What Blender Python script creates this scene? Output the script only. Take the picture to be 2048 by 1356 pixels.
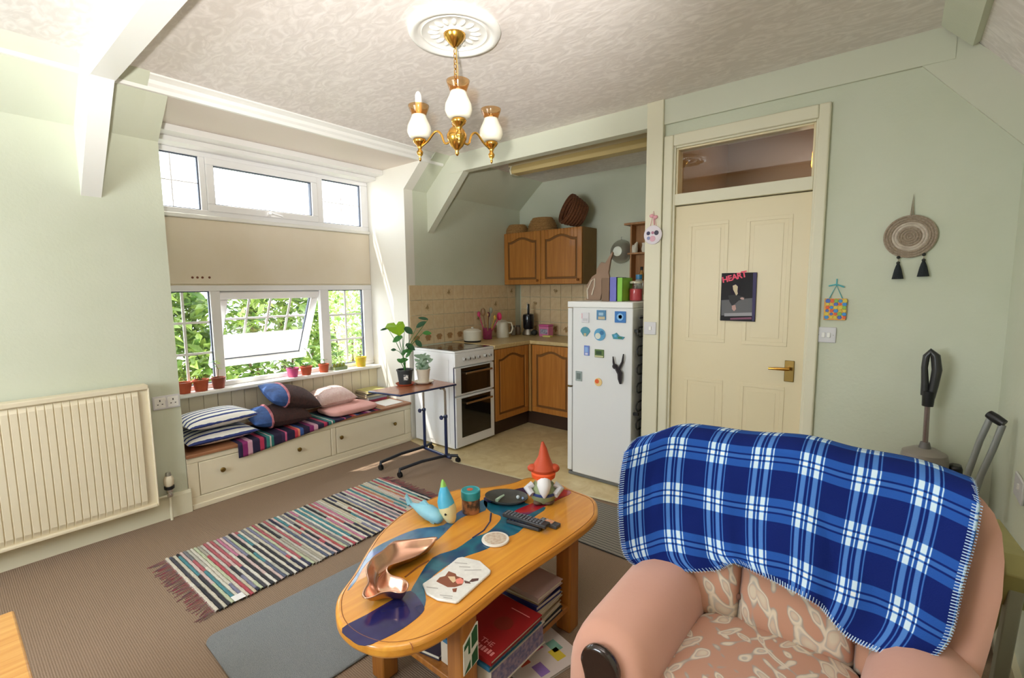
import bpy, bmesh, math, random
import numpy as np
from mathutils import Matrix, Vector, Euler
for _o in list(bpy.data.objects): bpy.data.objects.remove(_o)
SC = bpy.context.scene
COL = SC.collection
random.seed(7)
PI = math.pi

# ------------------------------------------------------------ camera
F = 950.5549                                   # focal length in pixels of the 2048 px wide frame
R_ = np.array([0.7758631334353944, 0.6308271047795845, -0.00967274786285784])
U_ = np.array([-0.06014274733271624, 0.08921483695977471, 0.9941949319975])
W_ = np.array([-0.6280280631620567, 0.7707774495544404, -0.10715817812592611])
C_ = np.array([3.5867004801273428, 0.0, 1.4585638475692098])
cd = bpy.data.cameras.new('camera'); cam = bpy.data.objects.new('camera', cd); COL.objects.link(cam)
cd.sensor_fit = 'HORIZONTAL'; cd.sensor_width = 36.0; cd.lens = F / 2048 * 36.0; cd.clip_start = 0.02
cam.matrix_world = Matrix(((R_[0], U_[0], -W_[0], C_[0]), (R_[1], U_[1], -W_[1], C_[1]), (R_[2], U_[2], -W_[2], C_[2]), (0, 0, 0, 1)))
SC.camera = cam
# ------------------------------------------------------------ world, sun, lamps, exposure
wd = bpy.data.worlds.new('world'); SC.world = wd; wd.use_nodes = True
_bg = wd.node_tree.nodes['Background']; _bg.inputs[0].default_value = (0.86, 0.94, 1.0, 1); _bg.inputs[1].default_value = 6.0
def lamp(name, kind, loc, energy, color=(1, 1, 1), **kw):
    ld = bpy.data.lights.new(name, kind); ld.energy = energy; ld.color = color
    for k, v in kw.items(): setattr(ld, k, v)
    o = bpy.data.objects.new(name, ld); COL.objects.link(o); o.location = loc
    return o
sun = lamp('sun', 'SUN', (-3, -2, 6), 7.0, (1, 0.95, 0.86), angle=0.009)
sun.rotation_euler = Vector((0.77, 0.9, -2.0)).to_track_quat('-Z', 'Y').to_euler()
flash = lamp('bounced_flash', 'SPOT', (3.50, -0.10, 1.62), 340.0, (1, 0.985, 0.96), shadow_soft_size=0.04, spot_size=1.5, spot_blend=0.6)
flash.rotation_euler = Vector((-.95, .60, 1.0)).to_track_quat('-Z', 'Y').to_euler()      # the camera's flash head turned up at the ceiling
rearw = lamp('daylight_rear_window', 'AREA', (1.55, -1.76, 1.55), 38.0, (0.86, 0.94, 1.0), shape='RECTANGLE', size=1.5, size_y=1.1)
rearw.rotation_euler = (PI / 2, 0, 0)          # faces +y, into the room through the window behind the camera
SC.view_settings.view_transform = 'Standard'; SC.view_settings.look = 'None'
SC.view_settings.exposure = 0.3; SC.view_settings.gamma = 1.0; SC.view_settings.use_curve_mapping = False
SC.cycles.max_bounces = 8; SC.cycles.transparent_max_bounces = 12; SC.cycles.sample_clamp_indirect = 6.0
SC.cycles.caustics_reflective = False; SC.cycles.caustics_refractive = False

# ------------------------------------------------------------ pixel -> point on a known plane
def ray(px, py): return (px - 1024) / F * R_ + (678 - py) / F * U_ + W_
def atz(px, py, z): d = ray(px, py); return C_ + d * (z - C_[2]) / d[2]
def atx(px, py, x): d = ray(px, py); return C_ + d * (x - C_[0]) / d[0]
def aty(px, py, y): d = ray(px, py); return C_ + d * (y - C_[1]) / d[1]

def catm(pts, n):
    out = []; m = len(pts)
    for i in range(m-1):
        p0, p1, p2, p3 = [np.array(pts[min(max(i+k, 0), m-1)], float) for k in (-1, 0, 1, 2)]
        for j in range(n):
            t = j/n; out.append(.5*((2*p1)+(-p0+p2)*t+(2*p0-5*p1+4*p2-p3)*t*t+(-p0+3*p1-3*p2+p3)*t**3))
    out.append(np.array(pts[-1], float)); return out
# ------------------------------------------------------------ mesh builder
class MB:
    def __init__(s): s.v = []; s.f = []; s.uv = None
    def add(s, vs, fs):
        b = len(s.v); s.v += [tuple(map(float, p)) for p in vs]; s.f += [tuple(b + i for i in f) for f in fs]; return s
    def box(s, x0, x1, y0, y1, z0, z1):
        return s.add([(x0,y0,z0),(x1,y0,z0),(x1,y1,z0),(x0,y1,z0),(x0,y0,z1),(x1,y0,z1),(x1,y1,z1),(x0,y1,z1)],
                     [(3,2,1,0),(4,5,6,7),(0,1,5,4),(1,2,6,5),(2,3,7,6),(3,0,4,7)])
    def prism(s, poly, ax, a, b):              # poly of 2-D points extruded along axis ax from a to b
        n = len(poly)
        def P(p, t): return {'x': (t, p[0], p[1]), 'y': (p[0], t, p[1]), 'z': (p[0], p[1], t)}[ax]
        area = sum(poly[i][0]*poly[(i+1)%n][1]-poly[(i+1)%n][0]*poly[i][1] for i in range(n))
        if (area < 0) != (ax == 'y'): poly = poly[::-1]
        vs = [P(p, a) for p in poly] + [P(p, b) for p in poly]
        fs = [tuple(range(n))[::-1], tuple(range(n, 2*n))] + [(i, (i+1)%n, n+(i+1)%n, n+i) for i in range(n)]
        return s.add(vs, fs)
    def lathe(s, c, prof, n=24, axis='z', cap=True):
        c = Vector(c); vs = []; m = len(prof)
        for r, h in prof:
            for k in range(n):
                a = 2*PI*k/n; p = (r*math.cos(a), r*math.sin(a), h)
                if axis == 'x': p = (p[2], p[0], p[1])
                if axis == 'y': p = (p[0], p[2], -p[1])
                vs.append(c + Vector(p))
        fs = [(i*n+k, i*n+(k+1)%n, (i+1)*n+(k+1)%n, (i+1)*n+k) for i in range(m-1) for k in range(n)]
        if cap: fs += [tuple(range(n))[::-1], tuple((m-1)*n+k for k in range(n))]
        return s.add(vs, fs)
    def tube(s, pts, r, n=8, cap=True, closed=False):
        pts = [Vector(p) for p in pts]; m = len(pts); rr = r if isinstance(r, (list, tuple)) else [r]*m
        t0 = (pts[1]-pts[0]).normalized(); up = Vector((0,0,1)) if abs(t0.z) < .9 else Vector((1,0,0))
        nn = t0.cross(up).normalized(); vs = []
        for i, p in enumerate(pts):
            if closed: t = (pts[(i+1)%m]-pts[i-1]).normalized()
            else: t = (pts[min(i+1,m-1)]-pts[max(i-1,0)]).normalized()
            nn = (nn - t*nn.dot(t)).normalized(); bb = t.cross(nn)
            for k in range(n):
                a = 2*PI*k/n; vs.append(p + (nn*math.cos(a)+bb*math.sin(a))*rr[i])
        q = m if closed else m-1
        fs = [(i*n+k, ((i+1)%m)*n+k, ((i+1)%m)*n+(k+1)%n, i*n+(k+1)%n) for i in range(q) for k in range(n)]
        if cap and not closed: fs += [tuple(range(n)), tuple((m-1)*n+k for k in range(n))[::-1]]
        return s.add(vs, fs)
    def ell(s, c, r, n=16, m=10, rot=None):
        vs = []; fs = []; r = (r, r, r) if not isinstance(r, (list, tuple)) else r
        for i in range(m+1):
            ph = PI*i/m
            for k in range(n):
                a = 2*PI*k/n; p = Vector((r[0]*math.sin(ph)*math.cos(a), r[1]*math.sin(ph)*math.sin(a), -r[2]*math.cos(ph)))
                if rot is not None: p = rot @ p
                vs.append(p + Vector(c))
        fs = [(i*n+k, i*n+(k+1)%n, (i+1)*n+(k+1)%n, (i+1)*n+k) for i in range(m) for k in range(n)]
        return s.add(vs, fs)
    def grid(s, fn, nu, nv, uvfn=None, closeu=False):
        vs = []; uv = []
        for j in range(nv+1):
            for i in range(nu+1):
                u, v = i/nu, j/nv; vs.append(fn(u, v)); uv.append(uvfn(u, v) if uvfn else (u, v))
        b = len(s.v)
        fs = [(j*(nu+1)+i, j*(nu+1)+i+1, (j+1)*(nu+1)+i+1, (j+1)*(nu+1)+i) for j in range(nv) for i in range(nu)]
        s.add(vs, fs); s.uv = (s.uv or [(0,0)]*b) + uv
        return s
    def xf(s, M):
        s.v = [tuple(M @ Vector(p)) for p in s.v]; return s

WM = {}
def _base(vs):
    a = np.array(vs); lo = a.min(0); hi = a.max(0)
    return Vector(((lo[0]+hi[0])/2, (lo[1]+hi[1])/2, lo[2]))
def obj(name, mb, mat, parent=None, smooth=False, bevel=0, seg=2, sub=0, solid=0, local=False, ang=40, kind=None, label=None, origin=None):
    vs = [Vector(p) for p in mb.v]
    if local: M = Matrix.Identity(4); loc = Vector()
    elif parent is not None:
        inv = WM[parent].inverted(); vs = [inv @ p for p in vs]; loc = Vector()
        c = _base(vs); vs = [p - c for p in vs]; loc = c
    else:
        c = Vector(origin) if origin is not None else _base(mb.v); vs = [p - c for p in vs]; loc = c
    me = bpy.data.meshes.new(name); me.from_pydata([tuple(p) for p in vs], [], mb.f); me.update()
    if mb.uv:
        ul = me.uv_layers.new(name='UVMap')
        for l in me.loops: ul.data[l.index].uv = mb.uv[l.vertex_index]
    o = bpy.data.objects.new(name, me); COL.objects.link(o); o.location = loc
    if mat is not None: me.materials.append(mat)
    if parent is not None:
        o.parent = parent; WM[o] = WM[parent] @ Matrix.Translation(loc)
    else: WM[o] = Matrix.Translation(loc)
    if smooth or bevel or sub:
        for p in me.polygons: p.use_smooth = True
        me.set_sharp_from_angle(angle=math.radians(ang if not sub else 180))
    if solid: m = o.modifiers.new('solid', 'SOLIDIFY'); m.thickness = solid; m.offset = 0
    if bevel: m = o.modifiers.new('bevel', 'BEVEL'); m.width = bevel; m.segments = seg; m.limit_method = 'ANGLE'; m.angle_limit = math.radians(35)
    if sub: m = o.modifiers.new('sub', 'SUBSURF'); m.levels = sub; m.render_levels = sub
    if kind: o['kind'] = kind
    if label: o['label'] = label
    return o
def thing(name, label, cat, loc, rot=(0, 0, 0), group=None):
    o = bpy.data.objects.new(name, None); COL.objects.link(o); o.empty_display_size = 0.05
    o.location = Vector([float(a) for a in loc]); o.rotation_euler = rot
    WM[o] = Matrix.Translation(o.location) @ Euler(rot).to_matrix().to_4x4()
    return tag(o, label, cat, group)
def tag(o, label, cat, group=None):
    o['label'] = label; o['category'] = cat
    if group: o['group'] = group
    return o
def struct(name, mb, mat, parent=None, **k):
    o = obj(name, mb, mat, parent, **k)
    if parent is None: o['kind'] = 'structure'
    return o
def dup(o, parent, loc, rot=None, name=None):
    c = o.copy(); COL.objects.link(c); c.parent = parent; c.location = loc
    if rot is not None: c.rotation_euler = rot
    if name: c.name = name
    return c

# ------------------------------------------------------------ materials
def lin(c):
    if isinstance(c, str): c = tuple(int(c[i:i+2], 16)/255 for i in (0, 2, 4))
    return tuple((x/12.92 if x <= .04045 else ((x+.055)/1.055)**2.4) for x in c)
MATS = {}
def nd(nt, t, **k):
    n = nt.nodes.new(t)
    for a, b in k.items(): setattr(n, a, b)
    return n
def newmat(name):
    m = bpy.data.materials.new(name); m.use_nodes = True; nt = m.node_tree
    return m, nt, nt.nodes['Principled BSDF']
def mat(name, c, rough=.6, c2=None, scale=20, mix=.5, bump=0, bscale=None, metal=0, stretch=None, detail=3, coat=0, emit=0, trans=0, sheen=0, alpha=1, spec=None, distort=0):
    if name in MATS: return MATS[name]
    m, nt, b = newmat(name); L = nt.links.new
    col = lin(c) + (1,); b.inputs['Base Color'].default_value = col; b.inputs['Roughness'].default_value = rough
    b.inputs['Metallic'].default_value = metal; b.inputs['Coat Weight'].default_value = coat
    b.inputs['Transmission Weight'].default_value = trans; b.inputs['Sheen Weight'].default_value = sheen; b.inputs['Alpha'].default_value = alpha
    if spec is not None: b.inputs['Specular IOR Level'].default_value = spec
    if emit: b.inputs['Emission Color'].default_value = col; b.inputs['Emission Strength'].default_value = emit
    tc = nd(nt, 'ShaderNodeTexCoord'); vec = tc.outputs['Object']
    if stretch:
        mp = nd(nt, 'ShaderNodeMapping'); mp.inputs['Scale'].default_value = stretch; L(vec, mp.inputs[0]); vec = mp.outputs[0]
    if c2 is not None or bump:
        nz = nd(nt, 'ShaderNodeTexNoise'); nz.inputs['Scale'].default_value = scale; nz.inputs['Detail'].default_value = detail
        nz.inputs['Distortion'].default_value = distort; L(vec, nz.inputs['Vector'])
    if c2 is not None:
        rp = nd(nt, 'ShaderNodeValToRGB'); e = rp.color_ramp.elements
        e[0].position = .5-mix/2; e[1].position = .5+mix/2; e[0].color = col; e[1].color = lin(c2)+(1,)
        L(nz.outputs['Fac'], rp.inputs[0]); L(rp.outputs[0], b.inputs['Base Color'])
    if bump:
        src = nz
        if bscale: src = nd(nt, 'ShaderNodeTexNoise'); src.inputs['Scale'].default_value = bscale; src.inputs['Detail'].default_value = 4; L(vec, src.inputs['Vector'])
        bp = nd(nt, 'ShaderNodeBump'); bp.inputs['Strength'].default_value = bump; bp.inputs['Distance'].default_value = .01
        L(src.outputs['Fac'], bp.inputs['Height']); L(bp.outputs[0], b.inputs['Normal'])
    MATS[name] = m; return m
def wood(name, c, c2, along='y', scale=6, rough=.45, coat=0.1):
    if name in MATS: return MATS[name]
    m, nt, b = newmat(name); L = nt.links.new
    tc = nd(nt, 'ShaderNodeTexCoord'); mp = nd(nt, 'ShaderNodeMapping')
    sc = {'x': (.6, 9, 9), 'y': (9, .6, 9), 'z': (9, 9, .6)}[along]; mp.inputs['Scale'].default_value = sc
    L(tc.outputs['Object'], mp.inputs[0])
    nz = nd(nt, 'ShaderNodeTexNoise'); nz.inputs['Scale'].default_value = scale; nz.inputs['Detail'].default_value = 6; nz.inputs['Distortion'].default_value = .6
    L(mp.outputs[0], nz.inputs['Vector'])
    rp = nd(nt, 'ShaderNodeValToRGB'); e = rp.color_ramp.elements; e[0].position = .3; e[1].position = .72
    e[0].color = lin(c2)+(1,); e[1].color = lin(c)+(1,)
    L(nz.outputs['Fac'], rp.inputs[0]); L(rp.outputs[0], b.inputs['Base Color'])
    b.inputs['Roughness'].default_value = rough; b.inputs['Coat Weight'].default_value = coat
    bp = nd(nt, 'ShaderNodeBump'); bp.inputs['Strength'].default_value = .08; L(nz.outputs['Fac'], bp.inputs['Height']); L(bp.outputs[0], b.inputs['Normal'])
    MATS[name] = m; return m
def glassmat(name, tint=(1, 1, 1), rough=0.0):
    if name in MATS: return MATS[name]
    m = bpy.data.materials.new(name); m.use_nodes = True; nt = m.node_tree; nt.nodes.clear(); L = nt.links.new
    out = nd(nt, 'ShaderNodeOutputMaterial'); mx = nd(nt, 'ShaderNodeMixShader'); tr = nd(nt, 'ShaderNodeBsdfTransparent'); gl = nd(nt, 'ShaderNodeBsdfGlossy'); lw = nd(nt, 'ShaderNodeLayerWeight')
    pw = nd(nt, 'ShaderNodeMath', operation='POWER'); pw.inputs[1].default_value = 5; ma = nd(nt, 'ShaderNodeMath', operation='MULTIPLY_ADD'); ma.inputs[1].default_value = .9; ma.inputs[2].default_value = .04
    lw.inputs[0].default_value = .5; L(lw.outputs['Facing'], pw.inputs[0]); L(pw.outputs[0], ma.inputs[0])
    tr.inputs[0].default_value = tint + (1,); gl.inputs['Roughness'].default_value = rough
    L(ma.outputs[0], mx.inputs[0]); L(tr.outputs[0], mx.inputs[1]); L(gl.outputs[0], mx.inputs[2]); L(mx.outputs[0], out.inputs[0])
    MATS[name] = m; return m
def stripemat(name, cols, axis=0, freq=30, rough=.85, dist=0, noise=0):
    """sharp stripes from a list of (position, colour) repeating along one object axis"""
    m, nt, b = newmat(name); L = nt.links.new
    tc = nd(nt, 'ShaderNodeTexCoord'); sp = nd(nt, 'ShaderNodeSeparateXYZ'); L(tc.outputs['Object'], sp.inputs[0])
    mu = nd(nt, 'ShaderNodeMath', operation='MULTIPLY'); mu.inputs[1].default_value = freq; src = sp.outputs[axis]
    if noise:
        nz = nd(nt, 'ShaderNodeTexNoise'); nz.inputs['Scale'].default_value = 25; L(tc.outputs['Object'], nz.inputs['Vector'])
        ma = nd(nt, 'ShaderNodeMath', operation='MULTIPLY_ADD'); ma.inputs[1].default_value = noise; L(nz.outputs['Fac'], ma.inputs[0]); L(src, ma.inputs[2]); src = ma.outputs[0]
    L(src, mu.inputs[0]); fr = nd(nt, 'ShaderNodeMath', operation='FRACT'); L(mu.outputs[0], fr.inputs[0])
    rp = nd(nt, 'ShaderNodeValToRGB'); rp.color_ramp.interpolation = 'CONSTANT'; e = rp.color_ramp.elements
    while len(e) < len(cols): e.new(.5)
    for i, (p, c) in enumerate(cols): e[i].position = p; e[i].color = lin(c)+(1,)
    L(fr.outputs[0], rp.inputs[0]); L(rp.outputs[0], b.inputs['Base Color']); b.inputs['Roughness'].default_value = rough
    MATS[name] = m; return m

M_wall = mat('wall_sage', 'd4d7c3', .75, 'ced2bb', scale=3, bump=.12, bscale=60)
M_wallL = M_wall
M_white = mat('white_gloss', 'f1efe9', .35)
M_cream = mat('cream_paint', 'eadfc6', .45, 'e4d7b8', scale=4, mix=.8)
M_cream2 = mat('cream_door', 'e7d9b6', .4, 'e2d2a9', scale=2, mix=.9)
M_trim = mat('trim_cream', 'e2dcc2', .45)
M_upvc = mat('upvc', 'f4f2f2', .3)
M_glass = glassmat('window_glass')
M_oak = wood('oak', 'c08038', 'a96a2a', 'z', 5)
M_oakd = mat('oak_side', '8a6a36', .6, '7d5e2e', scale=6)
M_pine = wood('pine', 'dba55a', 'c6863a', 'y', 5, .4, .3)
M_black = mat('black_plastic', '17181a', .35)
M_dark = mat('dark_rubber', '22221f', .6)
M_chrome = mat('chrome', 'd6d6d4', .18, metal=1)
M_steel = mat('steel', 'b5b4ae', .3, metal=1)
M_brass = mat('brass', 'd9a650', .2, metal=1)
M_brassd = mat('aged_brass', '8d7440', .35, metal=1)
M_navy = mat('navy_tube', '1b2a55', .3, coat=.4)
M_paper = mat('paper', 'e6dfcf', .8, 'd8cfba', scale=90, stretch=(.1, .1, 9))
M_terra = mat('terracotta', 'c05a36', .75, 'a94a2b', scale=14)
M_soil = mat('soil', '3b2a1e', .95, '5a4331', scale=80, bump=.5)
def leafmat(name, a, b, rough=.4, transl=.35, tcol=None):
    m = bpy.data.materials.new(name); m.use_nodes = True; nt = m.node_tree; L = nt.links.new; p = nt.nodes['Principled BSDF']; out = nt.nodes['Material Output']
    g = nd(nt, 'ShaderNodeNewGeometry'); rp = nd(nt, 'ShaderNodeValToRGB'); e = rp.color_ramp.elements; e[0].color = lin(a)+(1,); e[1].color = lin(b)+(1,)
    L(g.outputs['Random Per Island'], rp.inputs[0]); L(rp.outputs[0], p.inputs['Base Color']); p.inputs['Roughness'].default_value = rough
    t = nd(nt, 'ShaderNodeBsdfTranslucent'); mx = nd(nt, 'ShaderNodeMixShader'); mx.inputs[0].default_value = transl
    L(rp.outputs[0], t.inputs[0]); L(p.outputs[0], mx.inputs[1]); L(t.outputs[0], mx.inputs[2]); L(mx.outputs[0], out.inputs[0])
    MATS[name] = m; return m
M_leaf = leafmat('hedge_leaf', '3c5e22', '93a84e')
M_leaf2 = leafmat('houseplant_leaf', '2f6a30', '4d8f3d')
M_leaf3 = leafmat('fresh_leaf', '7fae1a', '9cc22c', transl=.5)
M_leafd = leafmat('dark_leaf', '23452f', '35603c')
M_leafv = leafmat('variegated_leaf', '5a7d5c', 'b9cdb5')

# ============================================================ THE SETTING
ZC, D, K, XR, YR = 2.655, 3.14, 4.57, 3.978, -1.8       # ceiling, door wall, kitchen back wall, right wall, rear wall
ZK, XS, ZS = 2.369, 0.246, 2.581                          # crease of the left slope, its top
YB0, YB1 = 0.985, 2.851                                   # window bay
def carpet():
    m, nt, b = newmat('carpet_cord'); L = nt.links.new
    tc = nd(nt, 'ShaderNodeTexCoord'); wv = nd(nt, 'ShaderNodeTexWave'); wv.bands_direction = 'Y'; wv.inputs['Scale'].default_value = 40; wv.inputs['Distortion'].default_value = .8; wv.inputs['Detail Scale'].default_value = 3
    nz = nd(nt, 'ShaderNodeTexNoise'); nz.inputs['Scale'].default_value = 160; nz.inputs['Detail'].default_value = 2
    n2 = nd(nt, 'ShaderNodeTexNoise'); n2.inputs['Scale'].default_value = 1.6
    for n in (wv, nz, n2): L(tc.outputs['Object'], n.inputs['Vector'])
    r1 = nd(nt, 'ShaderNodeValToRGB'); e = r1.color_ramp.elements; e[0].color = lin('7d6856')+(1,); e[1].color = lin('a18b77')+(1,)
    ad = nd(nt, 'ShaderNodeMix'); ad.data_type = 'FLOAT'; ad.inputs[0].default_value = .55
    L(wv.outputs['Fac'], ad.inputs[2]); L(nz.outputs['Fac'], ad.inputs[3]); L(ad.outputs[0], r1.inputs[0])
    mx = nd(nt, 'ShaderNodeMix'); mx.data_type = 'RGBA'; mx.blend_type = 'MULTIPLY'; mx.inputs[0].default_value = .25
    L(r1.outputs[0], mx.inputs[6]); L(n2.outputs['Color'], mx.inputs[7]); L(r1.outputs[0], b.inputs['Base Color'])
    b.inputs['Roughness'].default_value = .95; b.inputs['Specular IOR Level'].default_value = .1
    bp = nd(nt, 'ShaderNodeBump'); bp.inputs['Strength'].default_value = .5; bp.inputs['Distance'].default_value = .004
    L(ad.outputs[0], bp.inputs['Height']); L(bp.outputs[0], b.inputs['Normal'])
    MATS['carpet_cord'] = m; return m
M_carpet = carpet()
M_vinyl = mat('vinyl', 'e2d1a4', .35, 'c9b07c', scale=7, mix=.5, detail=8, distort=1.5)
def ceilmat():
    m, nt, b = newmat('ceiling_textured'); L = nt.links.new
    tc = nd(nt, 'ShaderNodeTexCoord'); mp = nd(nt, 'ShaderNodeMapping'); mp.inputs['Scale'].default_value = (5, 11, 5); mp.inputs['Rotation'].default_value = (0, 0, .5); L(tc.outputs['Object'], mp.inputs[0])
    nz = nd(nt, 'ShaderNodeTexNoise'); nz.inputs['Scale'].default_value = 1.6; nz.inputs['Detail'].default_value = 6; nz.inputs['Distortion'].default_value = 2.2; L(mp.outputs[0], nz.inputs['Vector'])
    rp = nd(nt, 'ShaderNodeValToRGB'); e = rp.color_ramp.elements; e[0].position = .42; e[1].position = .66; e[0].color = lin('e3dad4')+(1,); e[1].color = lin('f3ebe6')+(1,)
    L(nz.outputs['Fac'], rp.inputs[0]); L(rp.outputs[0], b.inputs['Base Color']); b.inputs['Roughness'].default_value = .55
    bp = nd(nt, 'ShaderNodeBump'); bp.inputs['Strength'].default_value = .12; bp.inputs['Distance'].default_value = .01; L(nz.outputs['Fac'], bp.inputs['Height']); L(bp.outputs[0], b.inputs['Normal'])
    MATS['ceil'] = m; return m
M_ceil = ceilmat()
struct('floor', MB().box(-.1, XR+.1, YR-.1, K+.1, -.1, 0), M_carpet, origin=(0, 0, 0))
struct('floor_vinyl', MB().prism([(.0, 2.83), (.75, 2.70), (2.222, 2.835), (2.222, K), (0, K)], 'z', .0, .004), M_vinyl, origin=(0, 0, 0))
struct('trim_1', MB().prism([(.72, 2.70), (.75, 2.682), (2.222, 2.817), (2.222, 2.837), (.75, 2.702)], 'z', .004, .007), mat('threshold', 'd9cda9', .4))
struct('ceiling', MB().prism([(XS+.03, ZC), (XS+.03, ZC+.12), (XR+.1, ZC+.12), (XR+.1, 2.30), (XR, 2.326), (3.711, ZC)], 'y', YR-.1, K+.1), M_ceil, origin=(0, 0, 0))
# left slopes (pieces before and after the window bay)
def slope(y0, y1): return MB().prism([(0, ZK), (XS, ZS), (XS+.09, ZC), (XS+.09, ZC+.1), (-.1, ZC+.1), (-.1, ZK)], 'y', y0, y1)
wl = struct('wall_left', MB().box(-.1, 0, YR-.1, YB0-.1, 0, ZK), M_wall, origin=(0, 0, 0))
struct('wall_left_slope', slope(YR-.1, YB0-.1), M_wall, origin=(0, 0, 0))
wk = struct('wall_left_kitchen', MB().box(-.1, 0, YB1+.1, K+.1, 0, ZK), M_wall, origin=(0, 0, 0))
struct('wall_left_kitchen_slope', slope(YB1+.1, K+.1), M_wall, origin=(0, 0, 0))
chk = [(-.64, 0), (0, 0), (0, ZK), (XS, ZS), (XS, ZS+.07), (-.64, ZS+.07)]
struct('wall_bay_left', MB().prism(chk, 'y', YB0-.1, YB0), M_wall)
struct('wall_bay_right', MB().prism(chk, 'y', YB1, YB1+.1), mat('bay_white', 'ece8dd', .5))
struct('ceiling_bay', MB().box(-.64, XS+.002, YB0, YB1, ZS, ZS+.07), mat('bay_soffit', 'e2d6cb', .6))
# bay back wall: below sill (boards), between the windows, above
bw = struct('wall_bay_back', MB().box(-.64, -.53, YB0, YB1, 0, .67), M_cream, origin=(0, 0, 0))
nb = 19; bwid = (YB1-YB0)/nb
bd = obj('board', MB().box(-.53, -.518, YB0+.001, YB0+bwid-.002, .379, .67), M_cream, bw, bevel=.003, seg=1)
for i in range(1, nb): dup(bd, bw, bd.location + Vector((0, bwid*i, 0)))
bp2 = struct('wall_bay_panel', MB().box(-.64, -.575, YB0, YB1, 1.50, 2.0), M_cream, origin=(0, 0, 0))
obj('panel_sheet', MB().box(-.575, -.565, YB0+.002, YB1-.002, 1.51, 1.995), mat('panel_beige', 'eee2cf', .5, 'e8dac2', scale=3), bp2, bevel=.002, seg=1)
for px in (385, 395, 405, 419):
    p = atx(px, 555, -.565); obj('screw_hole', MB().lathe((-.565, p[1], p[2]), [(.009, 0), (.007, .003)], 10, 'x'), mat('rust', '7a4a35', .8), bp2)
struct('wall_bay_head', MB().box(-.64, -.56, YB0, YB1, 2.50, ZS), M_upvc)
# blind pelmets below the soffit
struct('trim_2', MB().box(-.56, -.30, YB0, YB1, 2.535, ZS).box(-.56, -.42, YB0, YB1, 2.50, 2.535), mat('pelmet_white', 'ece9e6', .5), bevel=.004)
# eaves outside
struct('roof_eaves', MB().prism([(-.9, 3.14), (-.64, ZS+.07), (-.1, ZS+.07), (-.1, 3.3), (-.9, 3.3)], 'y', -2.5, 6.0), mat('roof_slate', '6c6a68', .8))
# sills
struct('window_sill', MB().box(-.64, -.45, YB0, YB1, .67, .70), M_white, bevel=.008)
struct('window_sill_upper', MB().box(-.64, -.545, YB0, YB1, 2.0, 2.03), M_white, bevel=.006)
# baseboards, cornice
struct('baseboard_left', MB().prism([(0, 0), (.02, 0), (.02, .135), (.012, .155), (0, .155)], 'y', YR, YB0+.012), M_trim)
struct('baseboard_right', MB().prism([(XR, 0), (XR-.02, 0), (XR-.02, .155), (XR, .155)], 'y', YR, D), M_trim)
struct('baseboard_door_wall', MB().box(3.245, XR-.02, D-.02, D, 0, .155), M_trim)
def cornice(y0, y1): return MB().prism([(XS-.004, ZS-.006), (XS+.014, ZS-.004), (XS+.018, ZS+.016), (XS+.032, ZS+.030), (XS+.036, ZS+.050), (XS+.056, ZC-.014), (XS+.072, ZC-.008), (XS+.074, ZC), (XS+.03, ZC+.02), (XS-.004, ZS+.02)], 'y', y0, y1)
struct('trim_3', cornice(YR, D-.03), M_white)
# roof trusses: tie beam + braces, near one and the one on the door wall
def truss(y0, y1):
    mb = MB().box(XS+.08, 3.72, y0, y1, 2.50, ZC)
    mb.prism([(0, 1.995), (.505, 2.505), (.70, 2.505), (.70, 2.62), (.33, ZC), (.0, 2.38)], 'y', y0+.004, y1-.004)
    mb.prism([(XR, 2.06), (3.60, 2.505), (3.5, 2.505), (3.5, 2.62), (3.70, ZC), (XR, 2.34)], 'y', y0+.004, y1-.004)
    return mb
tb = struct('trim_4', truss(.595, .692), M_white)
for px, py in ((207, 45), (195, 60), (178, 82), (160, 103), (190, 126)):
    p = aty(px, py, .595); obj('bolt', MB().lathe((p[0], .595, p[2]), [(.011, 0), (.011, -.006), (.006, -.009)], 10, 'y'), M_white, tb, smooth=True)
struct('trim_5', truss(3.122, 3.20), mat('truss_paint', 'd5d6c2', .6))
struct('trim_6', MB().box(2.223, 2.334, 3.105, 3.26, 0, ZC), M_trim, bevel=.004)      # post between kitchen and door
struct('trim_7', MB().prism([(3.70, ZC), (3.80, 2.545), (3.775, 2.53), (3.66, ZC)], 'y', .9, 3.105), M_wall)
# door wall
wf = struct('wall_far', MB().box(2.30, 2.395, D, D+.12, 0, ZC).box(3.195, XR+.1, D, D+.12, 0, ZC).box(2.395, 3.195, D, D+.12, 2.36, ZC), M_wall, origin=(0, 0, 0))
struct('wall_kitchen_right', MB().box(2.30, 2.36, D+.12, K, 0, ZC), M_wall)
wb = struct('wall_back', MB().box(0, 2.36, K, K+.1, 0, ZC), M_wall, origin=(0, 0, 0))
struct('wall_right', MB().box(XR, XR+.1, YR-.1, K+.1, 0, 2.6), M_wall, origin=(0, 0, 0))
# rear wall behind the camera with a window in it
struct('wall_rear', MB().box(0, .8, YR-.1, YR, 0, ZC).box(2.3, XR, YR-.1, YR, 0, ZC).box(.8, 2.3, YR-.1, YR, 0, 1.0).box(.8, 2.3, YR-.1, YR, 2.1, ZC), M_wall)
w3 = struct('window_3', MB().box(.8, 2.3, YR-.09, YR-.04, 1.0, 1.05).box(.8, 2.3, YR-.09, YR-.04, 2.05, 2.1).box(.8, .85, YR-.09, YR-.04, 1.05, 2.05).box(2.25, 2.3, YR-.09, YR-.04, 1.05, 2.05).box(1.52, 1.58, YR-.09, YR-.04, 1.05, 2.05), M_upvc)
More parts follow.
